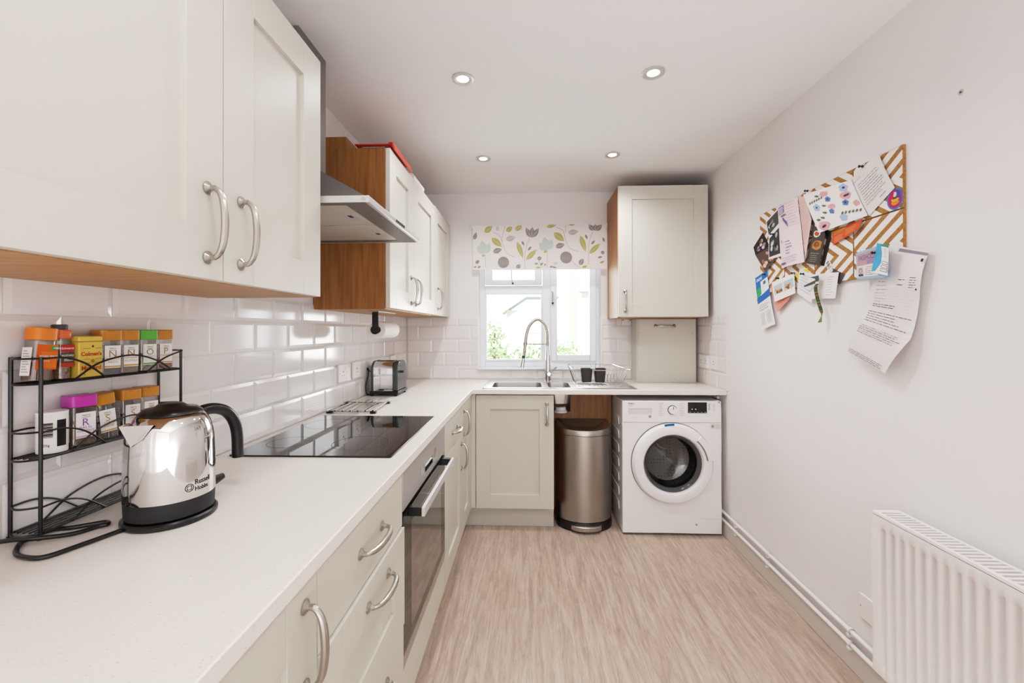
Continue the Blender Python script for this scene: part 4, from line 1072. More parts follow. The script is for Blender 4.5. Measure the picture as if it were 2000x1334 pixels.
def must_label(mb, F, w, h):
    quad(mb, F, .001, h * .30, w - .001, h * .66, flat('#5c4b41')); G = lift(F, .0004)
    quad(mb, G, .001, h * .68, w - .001, h * .85, flat('#b32a24')); quad(mb, G, .001, h * .30, w - .001, h * .40, flat('#b03a28'))
    G = lift(F, .0008); mb.text('Schwartz', lambda u, v: G(.002 + u, h * .72 + v), w - .004, .007, M['wwhite'], .01)
    mb.text('MUSTARD', lambda u, v: G(.002 + u, h * .54 + v), w - .004, .007, M['wwhite'], .015); mb.text('SEEDS', lambda u, v: G(.006 + u, h * .44 + v), w - .010, .0055, M['wwhite'], .01)
r_m = jar('spice_jar', (-.9180, .7995), zt, 0, 0, .0260, .0320, .0960, .0170, plas('#d9662a', .4), powder('#a67c5a', '#6b4a35'), .034, 'slim jar of mustard seeds with orange collar and dark cap beside the yellow tin', 'spice jar', must_label, side=False, group=SG, round_=.010)
MB().lathe([(.0118, 0), (.0118, .009), (.010, .0105)], (-.9180, .7995, zt + .0963), M['dgrey'], n=24).build('cap', r_m)
# mustard tin
tn = thing('mustard_tin', (-.913, .838, zt), 'yellow rectangular mustard tin with red lettering on the top shelf', 'tin')
YEL = mat('tin yellow', '#d3b24a', .35, metal=.15)
tx0, tx1, ty0, ty1 = -.932, -.8945, .8145, .8620
MB().box((tx0, ty0, zt), (tx1, ty1, zt + .0725), YEL).build('tin_body', tn, bevel=.002)
MB().box((tx0 - .0003, ty0 - .0003, zt + .0727), (tx1 + .0003, ty1 + .0003, zt + .0835), YEL).build('tin_lid', tn, bevel=.002)
mb = MB(); F = lambda u, v: (tx1 + .0006, ty0 + u, zt + v); rd = flat('#b5461c'); bk = flat('#4a3b20')
mb.text("Colman's", lambda u, v: F(  .0035 + u, .040 + v), .041, .015, rd, .03); mb.text('Mustard', lambda u, v: F(.0045 + u, .013 + v), .039, .012, rd, .03)
for z_ in (.058, .0365, .0285): quad(mb, F, .008, z_, .022, z_ + .0006, bk); quad(mb, F, .031, z_, .045, z_ + .0006, bk)
mb.add([F(.0265 + .004 * math.cos(k * PI / 4), .0325 + .004 * math.sin(k * PI / 4)) for k in range(8)], [tuple(range(8))], flat('#a3772f')); mb.add([F(.0265 + .0025 * math.cos(k * PI / 3), .0625 + .0025 * math.sin(k * PI / 3)) for k in range(6)], [tuple(range(6))], bk)
mb.text('57g', lambda u, v: F(.004 + u, .004 + v), .010, .004, bk); mb.build('printed_front', tn, recalc=False)
# white paper tub
tb = thing('spice_tub', (-.913, .783, zm), 'small round white cardboard tub with a barcode, at the end of the middle shelf', 'tub')
MB().lathe([(.0215, 0), (.022, .002), (.022, .071), (.0222, .073)], (-.913, .783, zm), mat('card tub', '#e5e0dc', .6), n=40).build('tub_body', tb)
MB().lathe([(.0224, .0732), (.0224, .0765), (.021, .0775), (.001, .0772)], (-.913, .783, zm), M['white'], n=40).build('tub_lid', tb)
mb = MB(); a0_ = math.atan2(-.75, .66)
def TW(off, z_): return lambda u, v: (-.913 + .0224 * math.cos(a0_ + off + u / .0224), .783 + .0224 * math.sin(a0_ + off + u / .0224), zm + z_ + v)
for i in range(13):
    F = TW(-.62, .030 + i * .0022); 
    for k in range(4): mb.add([F(.0045 * k, 0), F(.0045 * (k + 1), 0), F(.0045 * (k + 1), .0010 + .0005 * (i % 3)), F(.0045 * k, .0010 + .0005 * (i % 3))], [(0, 1, 2, 3)], INK)
F = TW(.42, .012)
for k in range(5): mb.add([F(.003 * k, 0), F(.003 * (k + 1), 0), F(.003 * (k + 1), .05), F(.003 * k, .05)], [(0, 1, 2, 3)], INK)
mb.text('25g', TW(-.5, .012), .013, .006, INK); mb.build('printed_front', tb, recalc=False)

# ---------------------------------------------------------------- toaster
to = thing('toaster', (-.83, 2.505, WT), 'chrome two-slot toaster with dark grey ends in the corner of the worktop', 'toaster')
def archp(y0, y1, z0, z1, r, n=8):
    return [(y0, z0)] + [(y1, z0)] + arc((y1 - r, z1 - r), r, 0, PI / 2, n) + arc((y0 + r, z1 - r), r, PI / 2, PI, n)
ty0, ty1, tz0, tz1 = 2.415, 2.595, WT + .030, 1.106
DG = mat('toaster end plastic', '#3d4244', .14)
MB().prism(archp(ty0 + .003, ty1 - .003, tz0, tz1 - .003, .045), 'x', -.893, -.782, M['chrome']).build('body', to)
MB().prism(archp(ty0, ty1, tz0, tz1, .055), 'x', -.781, -.752, DG).build('end_cap', to, bevel=.006, seg=3)
MB().prism(archp(ty0, ty1, tz0, tz1, .055), 'x', -.908, -.894, DG).build('end_cap', to, bevel=.004)
mb = MB().box((-.912, ty0 - .005, WT + .012), (-.748, ty1 + .005, WT + .0295), M['black']); mb.build('base', to, bevel=.003)
mb = MB()
for x in (-.90, -.762):
    for y in (ty0 + .005, ty1 - .010): mb.lathe([(.008, 0), (.008, .0115)], (x, y, WT + .0004), M['black'], n=12)
mb.build('foot', to)
mb = MB()
for y in (2.470, 2.530): mb.box((-.885, y - .013, tz1 - .0029), (-.79, y + .013, tz1 - .0020), M['blackm'])
mb.build('bread_slot', to)
mb = MB().box((-.752, 2.47, 1.035), (-.735, 2.50, 1.047), M['black']); mb.build('lever', to, bevel=.002)
mb = MB().tube(smooth_path([(-.908, 2.52, 1.033), (-.930, 2.49, 1.038), (-.936, 2.45, 1.052), (-.937, 2.44, 1.064), (-.934, 2.455, 1.050), (-.933, 2.44, 1.015), (-.936, 2.42, .975), (-.937, 2.42, .935), (-.932, 2.43, .912), (-.915, 2.47, .9085)], 6), .0028, M['black'], 8); mb.build('power_cord', to)
# ---- trivet
tv = thing('trivet', (-.81, 2.04, WT), 'chrome slatted trivet with black corner feet behind the hob', 'trivet')
mb = MB(); sk_ = -.024
for i in range(7):
    x = -.912 + i * .0345
    mb.tube([(x, 1.90, WT + .0145), (x + sk_, 2.195, WT + .0145)], .0045, M['chrome'], 4)
mb.build('slats', tv)
mb = MB()
for y in (1.925, 2.165): mb.tube([(-.914 + sk_ * (y - 1.9) / .3, y, WT + .0075), (-.703 + sk_ * (y - 1.9) / .3, y, WT + .0075)], .003, M['steelh'], 6)
mb.build('cross_bar', tv)
for x, y in ((-.910, 1.918), (-.708, 1.918), (-.930, 2.176), (-.730, 2.176)):
    MB().box((x - .014, y - .010, WT + .0005), (x + .014, y + .010, WT + .0110), M['black']).build('corner_foot', tv, bevel=.002)
# ---- kitchen roll holder
kr = thing('roll_holder', (-.75, 2.2, UZ0), 'black metal kitchen roll holder hanging under the wall cabinet', 'roll holder')
zc = 1.286
MB().box((-.775, 2.040, 1.3735), (-.725, 2.30, 1.3765), M['steelh']).build('mounting_plate', kr)
MB().prism(rrect(-.767, 1.29, -.737, 1.3735, .003), 'y', 2.060, 2.064, M['blackm']).lathe([(.022, 0), (.022, .004)], (-.752, 2.056, zc), M['blackm'], axis='y', n=28).build('hanger_arm', kr)
MB().lathe([(.012, 0), (.012, .285)], (-.752, 2.0645, zc), M['blackm'], axis='y', n=16).build('spindle', kr)
ro_ = thing('kitchen_roll', (-.752, 2.19, zc - .043), 'white kitchen roll on the black holder under the wall cabinet', 'kitchen roll')
mb = MB().lathe([(.019, 0), (.0425, 0), (.0435, .002), (.0435, .228), (.0425, .23), (.019, .23)], (-.752, 2.085, zc), mat('tissue', '#ece8e6', .95, bump=(200, .3, U1)), axis='y', n=48, cap0=False, cap1=False)
mb.lathe([(.0189, .001), (.0189, .229)], (-.752, 2.085, zc), mat('roll card', '#9b8468', .9), axis='y', n=32, cap0=False, cap1=False)
mb.build('tissue_roll', ro_)  # the whole roll of tissue with its card core, no loose sheet

# ---------------------------------------------------------------- radiator
ra = thing('radiator', (1.155, .88, .19), 'white panel radiator with ribbed front and slotted top grille on the right wall', 'radiator')
ry0, ry1, rx, rz0, rz1 = .33, 1.428, 1.110, .192, .690
mb = MB(); prof = []
pitch = .0335; nr = int((ry1 - ry0 - .06) / pitch)
Y = [ry1]; 
off0 = ry1 - .030
colsY = [(ry1, 0)]
for i in range(nr):
    c = off0 - i * pitch - pitch * .4
    colsY += [(c + .0125, 0), (c + .0075, 1), (c - .0040, 1), (c - .0090, 0)]
colsY += [(ry0, 0)]
zz = [(rz0, 0), (rz0 + .028, 0), (rz0 + .036, 1), (rz1 - .040, 1), (rz1 - .032, 0), (rz1, 0)]
vs = [(rx + .0085 * k * j, y, z) for z, j in zz for y, k in colsY]; kx = len(colsY)
fs = [(a * kx + i, a * kx + i + 1, (a + 1) * kx + i + 1, (a + 1) * kx + i) for a in range(len(zz) - 1) for i in range(kx - 1)]
mb.add(vs, fs, M['rad']); mb.build('front_panel', ra, angle=60, recalc=False)
mb = MB().box((rx + .010, ry0, rz0 + .002), (rx + .014, ry1, rz1 - .002), M['rad']).box((1.186, ry0, rz0 + .01), (1.192, ry1, rz1 - .002), M['rad'])
mb.box((rx + .03, ry0 + .02, rz0 + .03), (1.17, ry1 - .02, rz1 - .04), M['lgrey']); mb.build('back_panel', ra)
mb = MB().box((rx + .002, ry1 + .0005, rz0 + .012), (1.194, ry1 + .003, rz1 + .008), M['rad']).box((rx + .002, ry0 - .003, rz0 + .012), (1.194, ry0 - .0005, rz1 + .008), M['rad']); mb.build('side_cover', ra, bevel=.001)
mb = MB().box((rx, ry0, rz1 + .001), (rx + .012, ry1, rz1 + .010), M['rad']).box((1.184, ry0, rz1 + .001), (1.194, ry1, rz1 + .010), M['rad'])
mb.box((rx + .012, ry1 - .02, rz1 + .001), (1.184, ry1, rz1 + .010), M['rad'])
i = 0; y = ry1 - .036
while y > ry0:
    mb.box((rx + .012, y, rz1 + .002), (1.184, y + .0075, rz1 + .0095), M['rad']); y -= .0165
mb.build('top_grille', ra, bevel=.0008)
mb = MB().tube([(1.165, 1.45, .215), (1.165, 1.475, .215), (1.165, 1.475, .15)], .010, M['brass'], 12)
mb.lathe([(.014, 0), (.014, .03), (.011, .045)], (1.165, 1.475, .225), M['brass'], n=16); mb.build('valve', ra)
mb = MB().box((1.1925, 1.30, .35), (RW - .001, 1.33, .62), M['rad']).box((1.1925, .45, .35), (RW - .001, .48, .62), M['rad']); mb.build('wall_bracket', ra)
# ---- pipes
CLIP = [2.548, 2.2147, 1.6612]
for nm, z_, xx, lab in (('heating_pipe', .148, RW - .019, 'upper of the two white painted pipes along the foot of the right wall'), ('heating_pipe', .0985, RW - .019, 'lower of the two white painted pipes, just over the skirting of the right wall')):
    p = thing(nm, (xx, 2.2, z_), lab, 'pipe', 'pipes along the right wall')
    MB().tube([(xx, 3.15, z_), (xx, 2.2, z_ - .001), (xx, 1.20, z_ - .002)], .0085, M['paintw'], 12).build('pipe_run', p)
    for y in CLIP:
        MB().lathe([(.0118, -.007), (.0118, .007)], (xx, y, z_ - .0005), M['paintw'], axis='y', n=14, cap0=False, cap1=False).box((xx - .011, y - .007, z_ - .020), (RW - .0005, y + .007, z_ - .0112), M['paintw']).build('pipe_clip', p)
# ---- screw hole
mb = MB().lathe([(.009, 0), (.008, -.0012), (.003, -.001)], (RW, 1.258, 1.959), M['lgrey'], axis='x', n=9); mb.lathe([(.003, -.002), (.003, -.001)], (RW, 1.258, 1.959), M['dgrey'], axis='x', n=8)
tag(mb.build('wall_plug'), 'filled screw hole with a small plug high on the right wall', 'wall plug')

# ---------------------------------------------------------------- downlights
def make_dl(x, y, label):
    r = thing('downlight', (x, y, CE), label, 'downlight', 'recessed ceiling downlights')
    MB().lathe([(.046, -.0005), (.046, -.004), (.038, -.006), (.0255, -.003), (.0245, -.001)], (x, y, CE), mat('downlight bezel', '#c2bdb9', .3, metal=.3), n=40, cap0=False, cap1=False).build('bezel', r)
    MB().lathe([(.0243, -.0012), (.0243, -.0022)], (x, y, CE), M['led'], n=32).build('lamp', r)
    return r
DLS = [(-.274, 1.772, 'glowing round ceiling downlight closest to the cooker hood'), (.512, 1.763, 'glowing round ceiling downlight closest to the pinboard wall'),
       (-.277, 2.605, 'glowing round ceiling downlight in front of the window blind, on the wall cabinet side'), (.505, 2.581, 'glowing round ceiling downlight in front of the boiler cabinet')]
first = make_dl(*DLS[0])
for x, y, lab in DLS[1:]:
    c = first.copy(); COL.objects.link(c); c.location = (x, y, CE); c['_o'] = (x, y, CE); c['label'] = lab
    for ch in first.children:
        k = ch.copy(); COL.objects.link(k); k.parent = c

# ---------------------------------------------------------------- cork tiles
CY = [1.434, 1.6485, 1.8645, 2.0805, 2.297]; CZ = [(1.682, 1.888), (1.472, 1.678)]
def clip_poly(poly, x0, y0, x1, y1):
    def cl(p, inside, inter):
        o = []
        for i in range(len(p)):
            a, b = p[i - 1], p[i]
            if inside(b):
                if not inside(a): o.append(inter(a, b))
                o.append(b)
            elif inside(a): o.append(inter(a, b))
        return o
    def ix(v): return lambda a, b: (v, a[1] + (b[1] - a[1]) * (v - a[0]) / (b[0] - a[0]))
    def iy(v): return lambda a, b: (a[0] + (b[0] - a[0]) * (v - a[1]) / (b[1] - a[1]), v)
    for ins, it in ((lambda p: p[0] >= x0, ix(x0)), (lambda p: p[0] <= x1, ix(x1)), (lambda p: p[1] >= y0, iy(y0)), (lambda p: p[1] <= y1, iy(y1))):
        if not poly: break
        poly = cl(poly, ins, it)
    return poly
CN = ['next to the radiator side', 'second from the radiator side', 'third from the radiator side', 'at the far end by the window']
CG = 'cork pinboard tiles on the right wall'
for r_i, (za, zb_) in enumerate(CZ):
    for ci in range(4):
        ya, yb_ = CY[ci] + .0015, CY[ci + 1] - .0015
        mb = MB().box((RW - .0095, ya, za), (RW + .0004, yb_, zb_), M['cork'])
        zc_ = (za + zb_) / 2; per = .0718; wh = per * .58; kk = 1.45; hh = (zb_ - za) / 2
        left = ci % 2 == 0          # '<' tiles: apex toward larger y (further from the camera)
        for k in range(-6, 9):
            for sgn in (1, -1):
                s0 = k * per + (.012 if left else .03); 
                pl = [(s0, 0), (s0 + wh, 0), (s0 + wh + kk * hh, hh * sgn), (s0 + kk * hh, hh * sgn)]
                if left: pl = [(yb_ - s, zc_ + t) for s, t in pl]
                else: pl = [(ya + s, zc_ + t) for s, t in pl]
                q = clip_poly(pl, ya + .0012, za + .0012, yb_ - .0012, zb_ - .0012)
                if len(q) >= 3: mb.add([(RW - .0100, a, b) for a, b in q], [tuple(range(len(q)))], M['stripe'])
        tag(mb.build('cork_tile', recalc=False), f"square cork tile with white chevrons, {'upper' if r_i == 0 else 'lower'} row, {CN[ci]}", 'pinboard', CG)

# ---------------------------------------------------------------- papers pinned to the cork
class Sheet:
    """thin sheet hung on the right wall; left and right edges are lists of (y,z) from top to bottom"""
    def __init__(s, L_, R_, off, bulge=lambda u, v: 0, m=None, nu=8, nv=12, putty=None):
        s.L, s.R, s.off, s.h = L_, R_, off, bulge; s.mb = MB(); s.k = 0
        vs = [s.P(i / nu, j / nv, 0) for j in range(nv + 1) for i in range(nu + 1)]
        vs2 = [(x + .0004, y, z) for x, y, z in vs]; n_ = len(vs)
        fs = [(j * (nu + 1) + i, j * (nu + 1) + i + 1, (j + 1) * (nu + 1) + i + 1, (j + 1) * (nu + 1) + i) for j in range(nv) for i in range(nu)]
        if putty:
            a_ = s.P(.5, putty, 0)
            s.mb.tube([(a_[0] + .0006, a_[1], a_[2]), (RW + .0006, a_[1], a_[2])], .003, M['wwhite'], 6)
        n_ = len(vs)
        s.mb.add(vs + vs2, fs + [tuple(n_ + a for a in f[::-1]) for f in fs], m or M['wwhite'])
    def edge(s, E, v):
        t = v * (len(E) - 1); i = min(int(t), len(E) - 2); t -= i
        return E[i][0] + (E[i + 1][0] - E[i][0]) * t, E[i][1] + (E[i + 1][1] - E[i][1]) * t
    def P(s, u, v, d):
        a, b = s.edge(s.L, v), s.edge(s.R, v)
        return (RW - s.off - s.h(u, v) - d, a[0] + (b[0] - a[0]) * u, a[1] + (b[1] - a[1]) * u)
    def d(s):
        s.k += 1; return .0004 + .00003 * s.k
    def rect(s, u0, v0, u1, v1, m, n=6):
        d = s.d(); vs = [s.P(u0 + (u1 - u0) * i / n, v0 + (v1 - v0) * j / n, d) for j in range(n + 1) for i in range(n + 1)]
        s.mb.add(vs, [(j * (n + 1) + i, j * (n + 1) + i + 1, (j + 1) * (n + 1) + i + 1, (j + 1) * (n + 1) + i) for j in range(n) for i in range(n)], m); return s
    def poly(s, pts, m):
        d = s.d(); k = len(pts); c = (sum(p[0] for p in pts) / k, sum(p[1] for p in pts) / k)
        s.mb.add([s.P(*c, d)] + [s.P(u, v, d) for u, v in pts], [(0, 1 + i, 1 + (i + 1) % k) for i in range(k)], m); return s
    def blob(s, u, v, ru, rv, m, n=12, rot=0, wob=.15):
        pts = []
        for i in range(n):
            a = 2 * PI * i / n; r = 1 + wob * random.uniform(-1, 1); x, y = ru * r * math.cos(a), rv * r * math.sin(a)
            pts.append((u + x * math.cos(rot) - y * math.sin(rot), v + x * math.sin(rot) + y * math.cos(rot)))
        return s.poly(pts, m)
    def line(s, u0, v0, u1, v1, w, m, n=4):
        d = s.d(); du, dv = u1 - u0, v1 - v0; l_ = math.hypot(du, dv) or 1; nu_, nv_ = -dv / l_ * w / 2, du / l_ * w / 2
        vs = []
        for i in range(n + 1):
            t = i / n; vs += [s.P(u0 + du * t + nu_, v0 + dv * t + nv_, d), s.P(u0 + du * t - nu_, v0 + dv * t - nv_, d)]
        s.mb.add(vs, [(2 * i, 2 * i + 1, 2 * i + 3, 2 * i + 2) for i in range(n)], m); return s
    def text(s, body, u0, v0, u1, v1, m, bold=0.0):
        d = s.d(); vs, fs, asp = text_geo(body, bold)
        s.mb.add([s.P(u0 + x * (u1 - u0), v1 - y * (v1 - v0), d) for x, y in vs], fs, m); return s
    def para(s, u0, v0, u1, v1, n, m, w=.006, slope=0.0, jag=.25, words_=True):
        for i in range(n):
            v = v0 + (v1 - v0) * i / max(1, n - 1); u = u0; end = u1 - (u1 - u0) * random.uniform(0, jag)
            while u < end:
                e = min(end, u + random.uniform(.03, .12) if words_ else end)
                s.line(u, v + slope * (u - u0), e, v + slope * (e - u0), w, m, 1); u = e + (.018 if words_ else 1)
        return s
    def build(s, name, label=None, cat=None, group=None, parent=None):
        if parent is not None: return s.mb.build(name, parent, recalc=False)
        return tag(s.mb.build(name, recalc=False), label, cat, group)
INK2 = flat('#55525a'); IK = flat('#2a282b'); GI = flat('#9a9598'); WH = M['wwhite']
# -- under layers
Sheet([(1.990, 1.541), (1.981, 1.500)], [(1.910, 1.553), (1.905, 1.52)], .0108, putty=0.4, m=flat('#e8cf3e')).build('sticky_note', 'yellow sticky note mostly hidden behind the tilted handwritten note', 'note')
Sheet([(2.199, 1.505), (2.135, 1.368)], [(2.069, 1.495), (2.032, 1.429)], .0112, bulge=lambda u, v: .004 * v, m=flat('#e39284')).para(.35, .6, .75, .92, 4, flat('#a9463c'), .012, slope=-.1).build('pink_note', 'salmon pink note sticking out below the printed double photo', 'note')
Sheet([(1.758, 1.530), (1.748, 1.470)], [(1.690, 1.496), (1.716, 1.462)], .0112, putty=0.4, m=flat('#4c474b')).build('dark_card', 'dark grey card corner showing behind the white list card', 'card')
Sheet([(1.799, 1.558), (1.778, 1.517)], [(1.778, 1.570), (1.757, 1.537)], .0118, putty=0.4, m=WH).rect(.15, .12, .85, .22, IK).rect(.15, .30, .8, .36, IK).rect(.15, .42, .85, .52, IK).rect(.15, .58, .7, .64, IK).rect(.15, .72, .85, .84, GI).build('barcode_ticket', 'small white ticket printed with barcode lines, over the white list card', 'ticket')
s = Sheet([(2.359, 1.730), (2.328, 1.681), (2.226, 1.581)], [(2.264, 1.791), (2.200, 1.70), (2.137, 1.633)], .0112, bulge=lambda u, v: .010 * (1 - u) * v, m=flat('#3a3634'))
s.rect(.0, .0, 1, .46, flat('#24211f')); s.rect(.0, .50, 1, 1, flat('#5b463d'))
for i in range(9): s.blob(random.uniform(.2, .8), random.uniform(.12, .40), .10, .05, [flat('#8f7a9a'), flat('#b79a86'), flat('#6a5648'), flat('#d1c2bd')][i % 4])
for i in range(9): s.blob(random.uniform(.15, .85), random.uniform(.58, .92), .10, .05, [flat('#b98d7c'), flat('#3c2c28'), flat('#8c6a59'), flat('#d8b7a6')][i % 4])
s.build('colour_photo_strip', 'dark colour photo strip, tilted, at the far edge of the cork tiles', 'photo')
# -- black and white strip
s = Sheet([(2.229, 1.839), (2.193, 1.742), (2.204, 1.638)], [(2.116, 1.877), (2.101, 1.786), (2.096, 1.637)], .0165, bulge=lambda u, v: .004 * math.sin(PI * v), m=WH)
s.rect(.06, .05, .95, .42, flat('#4d4b4b')); s.rect(.06, .52, .95, .95, flat('#3b3a3a'))
for i in range(8): s.blob(random.uniform(.2, .8), random.uniform(.12, .36), .12, .045, [flat('#b5b2b1'), flat('#7d7b7a'), flat('#d0cdcc'), flat('#2c2b2b')][i % 4])
for i in range(9): s.blob(random.uniform(.25, .75), random.uniform(.58, .88), .10, .05, [flat('#a9a6a5'), flat('#6b6968'), flat('#d6d3d2'), flat('#202020')][i % 4])
s.build('photo_strip', 'black-and-white photo strip of two pictures with white border, beside the pink leaflet', 'photo')
# -- blue leaflet
s = Sheet([(2.339, 1.561), (2.318, 1.45), (2.298, 1.39), (2.265, 1.284)], [(2.226, 1.586), (2.205, 1.50), (2.182, 1.42), (2.144, 1.311)], .0125, putty=0.85, bulge=lambda u, v: .006 * v, m=WH)
s.rect(0, 0, 1, .26, flat('#2f6fb4')).rect(.02, .20, .42, .335, flat('#3f9a68')).rect(.40, .12, .98, .34, flat('#dfe3ea')).rect(.60, .15, .80, .21, flat('#5b6470')).rect(0, .36, 1, .52, flat('#2f68ad')).rect(.02, .342, .30, .358, IK)
s.text('ONLINE', .08, .04, .55, .09, WH, .02); s.para(.08, .60, .9, .70, 4, GI, .010).para(.1, .76, .45, .94, 9, GI, .007).para(.55, .76, .92, .94, 9, GI, .007)
s.build('blue_leaflet', 'tall blue and white leaflet hanging below the far edge of the cork tiles', 'leaflet')
# -- polaroid pair
s = Sheet([(2.174, 1.519), (2.138, 1.419)], [(1.994, 1.542), (1.975, 1.449)], .0185, bulge=lambda u, v: .006 * v, m=flat('#e9e5df'))
s.rect(.06, .22, .47, .68, flat('#a9c3cc')).rect(.52, .20, .95, .66, flat('#a9c3cc'))
for cu_ in (.26, .72):
    for i in range(9): s.blob(cu_ + random.uniform(-.14, .14), random.uniform(.38, .62), .055, .075, [flat('#c9966f'), flat('#6d4a38'), flat('#dcb18e'), flat('#8b5d48')][i % 4])
s.build('double_photo', 'white-bordered print of two small holiday snaps under two black pins', 'photo')
# -- handwritten note, list
s = Sheet([(1.962, 1.556), (1.977, 1.450)], [(1.850, 1.512), (1.878, 1.397)], .0140, putty=0.4, bulge=lambda u, v: .003 * v, m=flat('#e2dde2'))
s.para(.15, .16, .85, .75, 6, INK2, .010, jag=.5); s.build('handwritten_note', 'white note with a few handwritten lines, tilted, left of the list card', 'note')
s = Sheet([(1.872, 1.520), (1.869, 1.415)], [(1.716, 1.509), (1.730, 1.407)], .0165, bulge=lambda u, v: .004 * v, m=flat('#e6e0e0'))
s.para(.08, .22, .42, .85, 7, GI, .010, jag=.5).para(.62, .16, .92, .85, 8, INK2, .010, jag=.5); s.build('list_card', 'white card with two columns of writing behind the dark festival wristband', 'card')
# -- orange leaflet
s = Sheet([(1.761, 1.676), (1.752, 1.621)], [(1.600, 1.688), (1.600, 1.652)], .0125, putty=0.4, bulge=lambda u, v: .014 * v * u, m=flat('#d2552c'))
s.rect(0, 0, .5, .25, flat('#cf7a2c')).para(.08, .15, .45, .30, 2, flat('#f0c79a'), .02).para(.08, .52, .42, .9, 6, flat('#f0c79a'), .016).para(.5, .30, .92, .8, 6, flat('#f0c79a'), .016)
s.build('orange_leaflet', 'orange printed takeaway leaflet sticking out under the floral card', 'leaflet')
# -- menu booklet
mn = thing('menu_booklet', (RW - .02, 1.84, 1.56), 'dark grey folded menu with small food pictures, between the pink leaflet and the orange leaflet', 'menu')
s = Sheet([(1.806, 1.700), (1.790, 1.66), (1.826, 1.552)], [(1.765, 1.68), (1.765, 1.655), (1.807, 1.546)], .0115, m=flat('#1d1b1b')); s.build('back_leaf', parent=mn)
s = Sheet([(1.853, 1.783), (1.868, 1.685), (1.909, 1.574)], [(1.826, 1.745), (1.786, 1.676), (1.823, 1.551)], .0195, bulge=lambda u, v: .004 * math.sin(PI * u), m=flat('#4a443f'))
s.blob(.45, .47, .28, .075, WH, wob=.03).blob(.45, .47, .20, .055, flat('#b3542c')).blob(.60, .68, .32, .085, flat('#b87a40')).blob(.55, .66, .22, .05, flat('#7c4a26')).blob(.4, .27, .1, .025, flat('#cfc8be'))
s.text('Opening times', .25, .80, .85, .825, flat('#b9b3aa')); s.para(.28, .85, .85, .95, 4, flat('#8e877e'), .012); s.build('front_leaf', parent=mn)
# -- pink leaflet (two leaves)
pk = thing('pink_leaflet', (RW - .03, 2.0, 1.58), 'tall folded pale pink leaflet with purple printing, in the middle of the pinned papers', 'leaflet')
s = Sheet([(1.957, 1.878), (1.930, 1.72), (1.909, 1.586)], [(1.902, 1.866), (1.857, 1.75), (1.899, 1.592)], .0220, bulge=lambda u, v: .006 * u, m=flat('#dfbab6')); s.para(.1, .12, .85, .75, 14, flat('#c89f9f'), .008, jag=.3); s.build('back_leaf', parent=pk)
s = Sheet([(2.113, 1.876), (2.095, 1.73), (2.084, 1.576)], [(1.957, 1.878), (1.930, 1.73), (1.909, 1.579)], .0215, bulge=lambda u, v: .012 * math.sin(PI * u * .9), m=flat('#e6d3d6'))
PU = flat('#6d5a9c'); s.rect(.03, .02, .42, .15, flat('#8b7bb0')).para(.06, .05, .38, .13, 4, WH, .012, jag=.1)
s.text('WIN', .18, .17, .48, .21, IK, .02); 
for i in range(5): s.line(.28 + .05 * i, .23 + .022 * i, .40 + .03 * i, .30 + .02 * i, .05, PU, 2)
s.para(.5, .03, .95, .40, 9, flat('#d0b3bb'), .012, jag=.3).para(.34, .62, .66, .80, 5, PU, .010, jag=.5).para(.1, .86, .9, .93, 3, flat('#b99fc0'), .009).rect(.02, .93, .30, .955, PU).line(.14, .57, .14, .61, .03, PU)
s.build('front_leaf', parent=pk)
# -- letter and floral card
s = Sheet([(1.655, 1.853), (1.571, 1.690)], [(1.529, 1.902), (1.463, 1.756)], .0130, bulge=lambda u, v: .004 * math.sin(PI * v), m=flat('#dfdad8'))
s.para(.12, .28, .90, .80, 9, INK2, .010, slope=0, jag=.25).para(.05, .16, .35, .16, 1, INK2, .008).para(.55, .90, .85, .90, 1, INK2, .012); s.build('handwritten_letter', 'cream handwritten letter pinned at a slant over the upper cork tiles', 'letter')
s = Sheet([(1.897, 1.870), (1.796, 1.681)], [(1.648, 1.847), (1.571, 1.692)], .0375, bulge=lambda u, v: -.020 * u + .002 * math.sin(PI * v), m=flat('#e9e4e3'))
PK, BLU, LB, GN, NV = flat('#d99c9c'), flat('#5d76ab'), flat('#9fb0d6'), flat('#5f6d55'), flat('#3d3a5c')
def flow(u, v, r, m, m2): 
    for k in range(5): s.blob(u + r * .7 * math.cos(k * 1.257), v + r * .9 * math.sin(k * 1.257), r * .6, r * .75, m)
    s.blob(u, v, r * .4, r * .45, m2)
for a in ((.82, .14, .07, LB, NV), (.18, .42, .06, LB, GN), (.60, .85, .06, LB, LB), (.75, .52, .05, BLU, NV), (.46, .30, .045, BLU, NV), (.44, .62, .04, BLU, BLU)): flow(*a)
for u, v, ru, rv in ((.42, .14, .09, .07), (.80, .34, .10, .10), (.18, .88, .13, .11), (.48, .50, .07, .06), (.93, .62, .05, .08)): s.blob(u, v, ru, rv, PK)
for u, v in ((.82, .35), (.17, .90)): s.blob(u, v, .06, .03, NV, rot=-.3)
for i in range(6): s.blob(.08 + .055 * i, .27 - .01 * i, .014, .036, GN, rot=.5)
for i in range(6): s.blob(.62 + .065 * i, .74 + .015 * i, .017, .04, GN, rot=.6)
for u, v in ((.34, .43), (.30, .60), (.22, .70), (.12, .72), (.27, .15)): s.blob(u, v, .045, .026, GN, rot=.4)
s.build('floral_card', 'white greeting card printed with pink and blue watercolour flowers, in front of the letter', 'card')
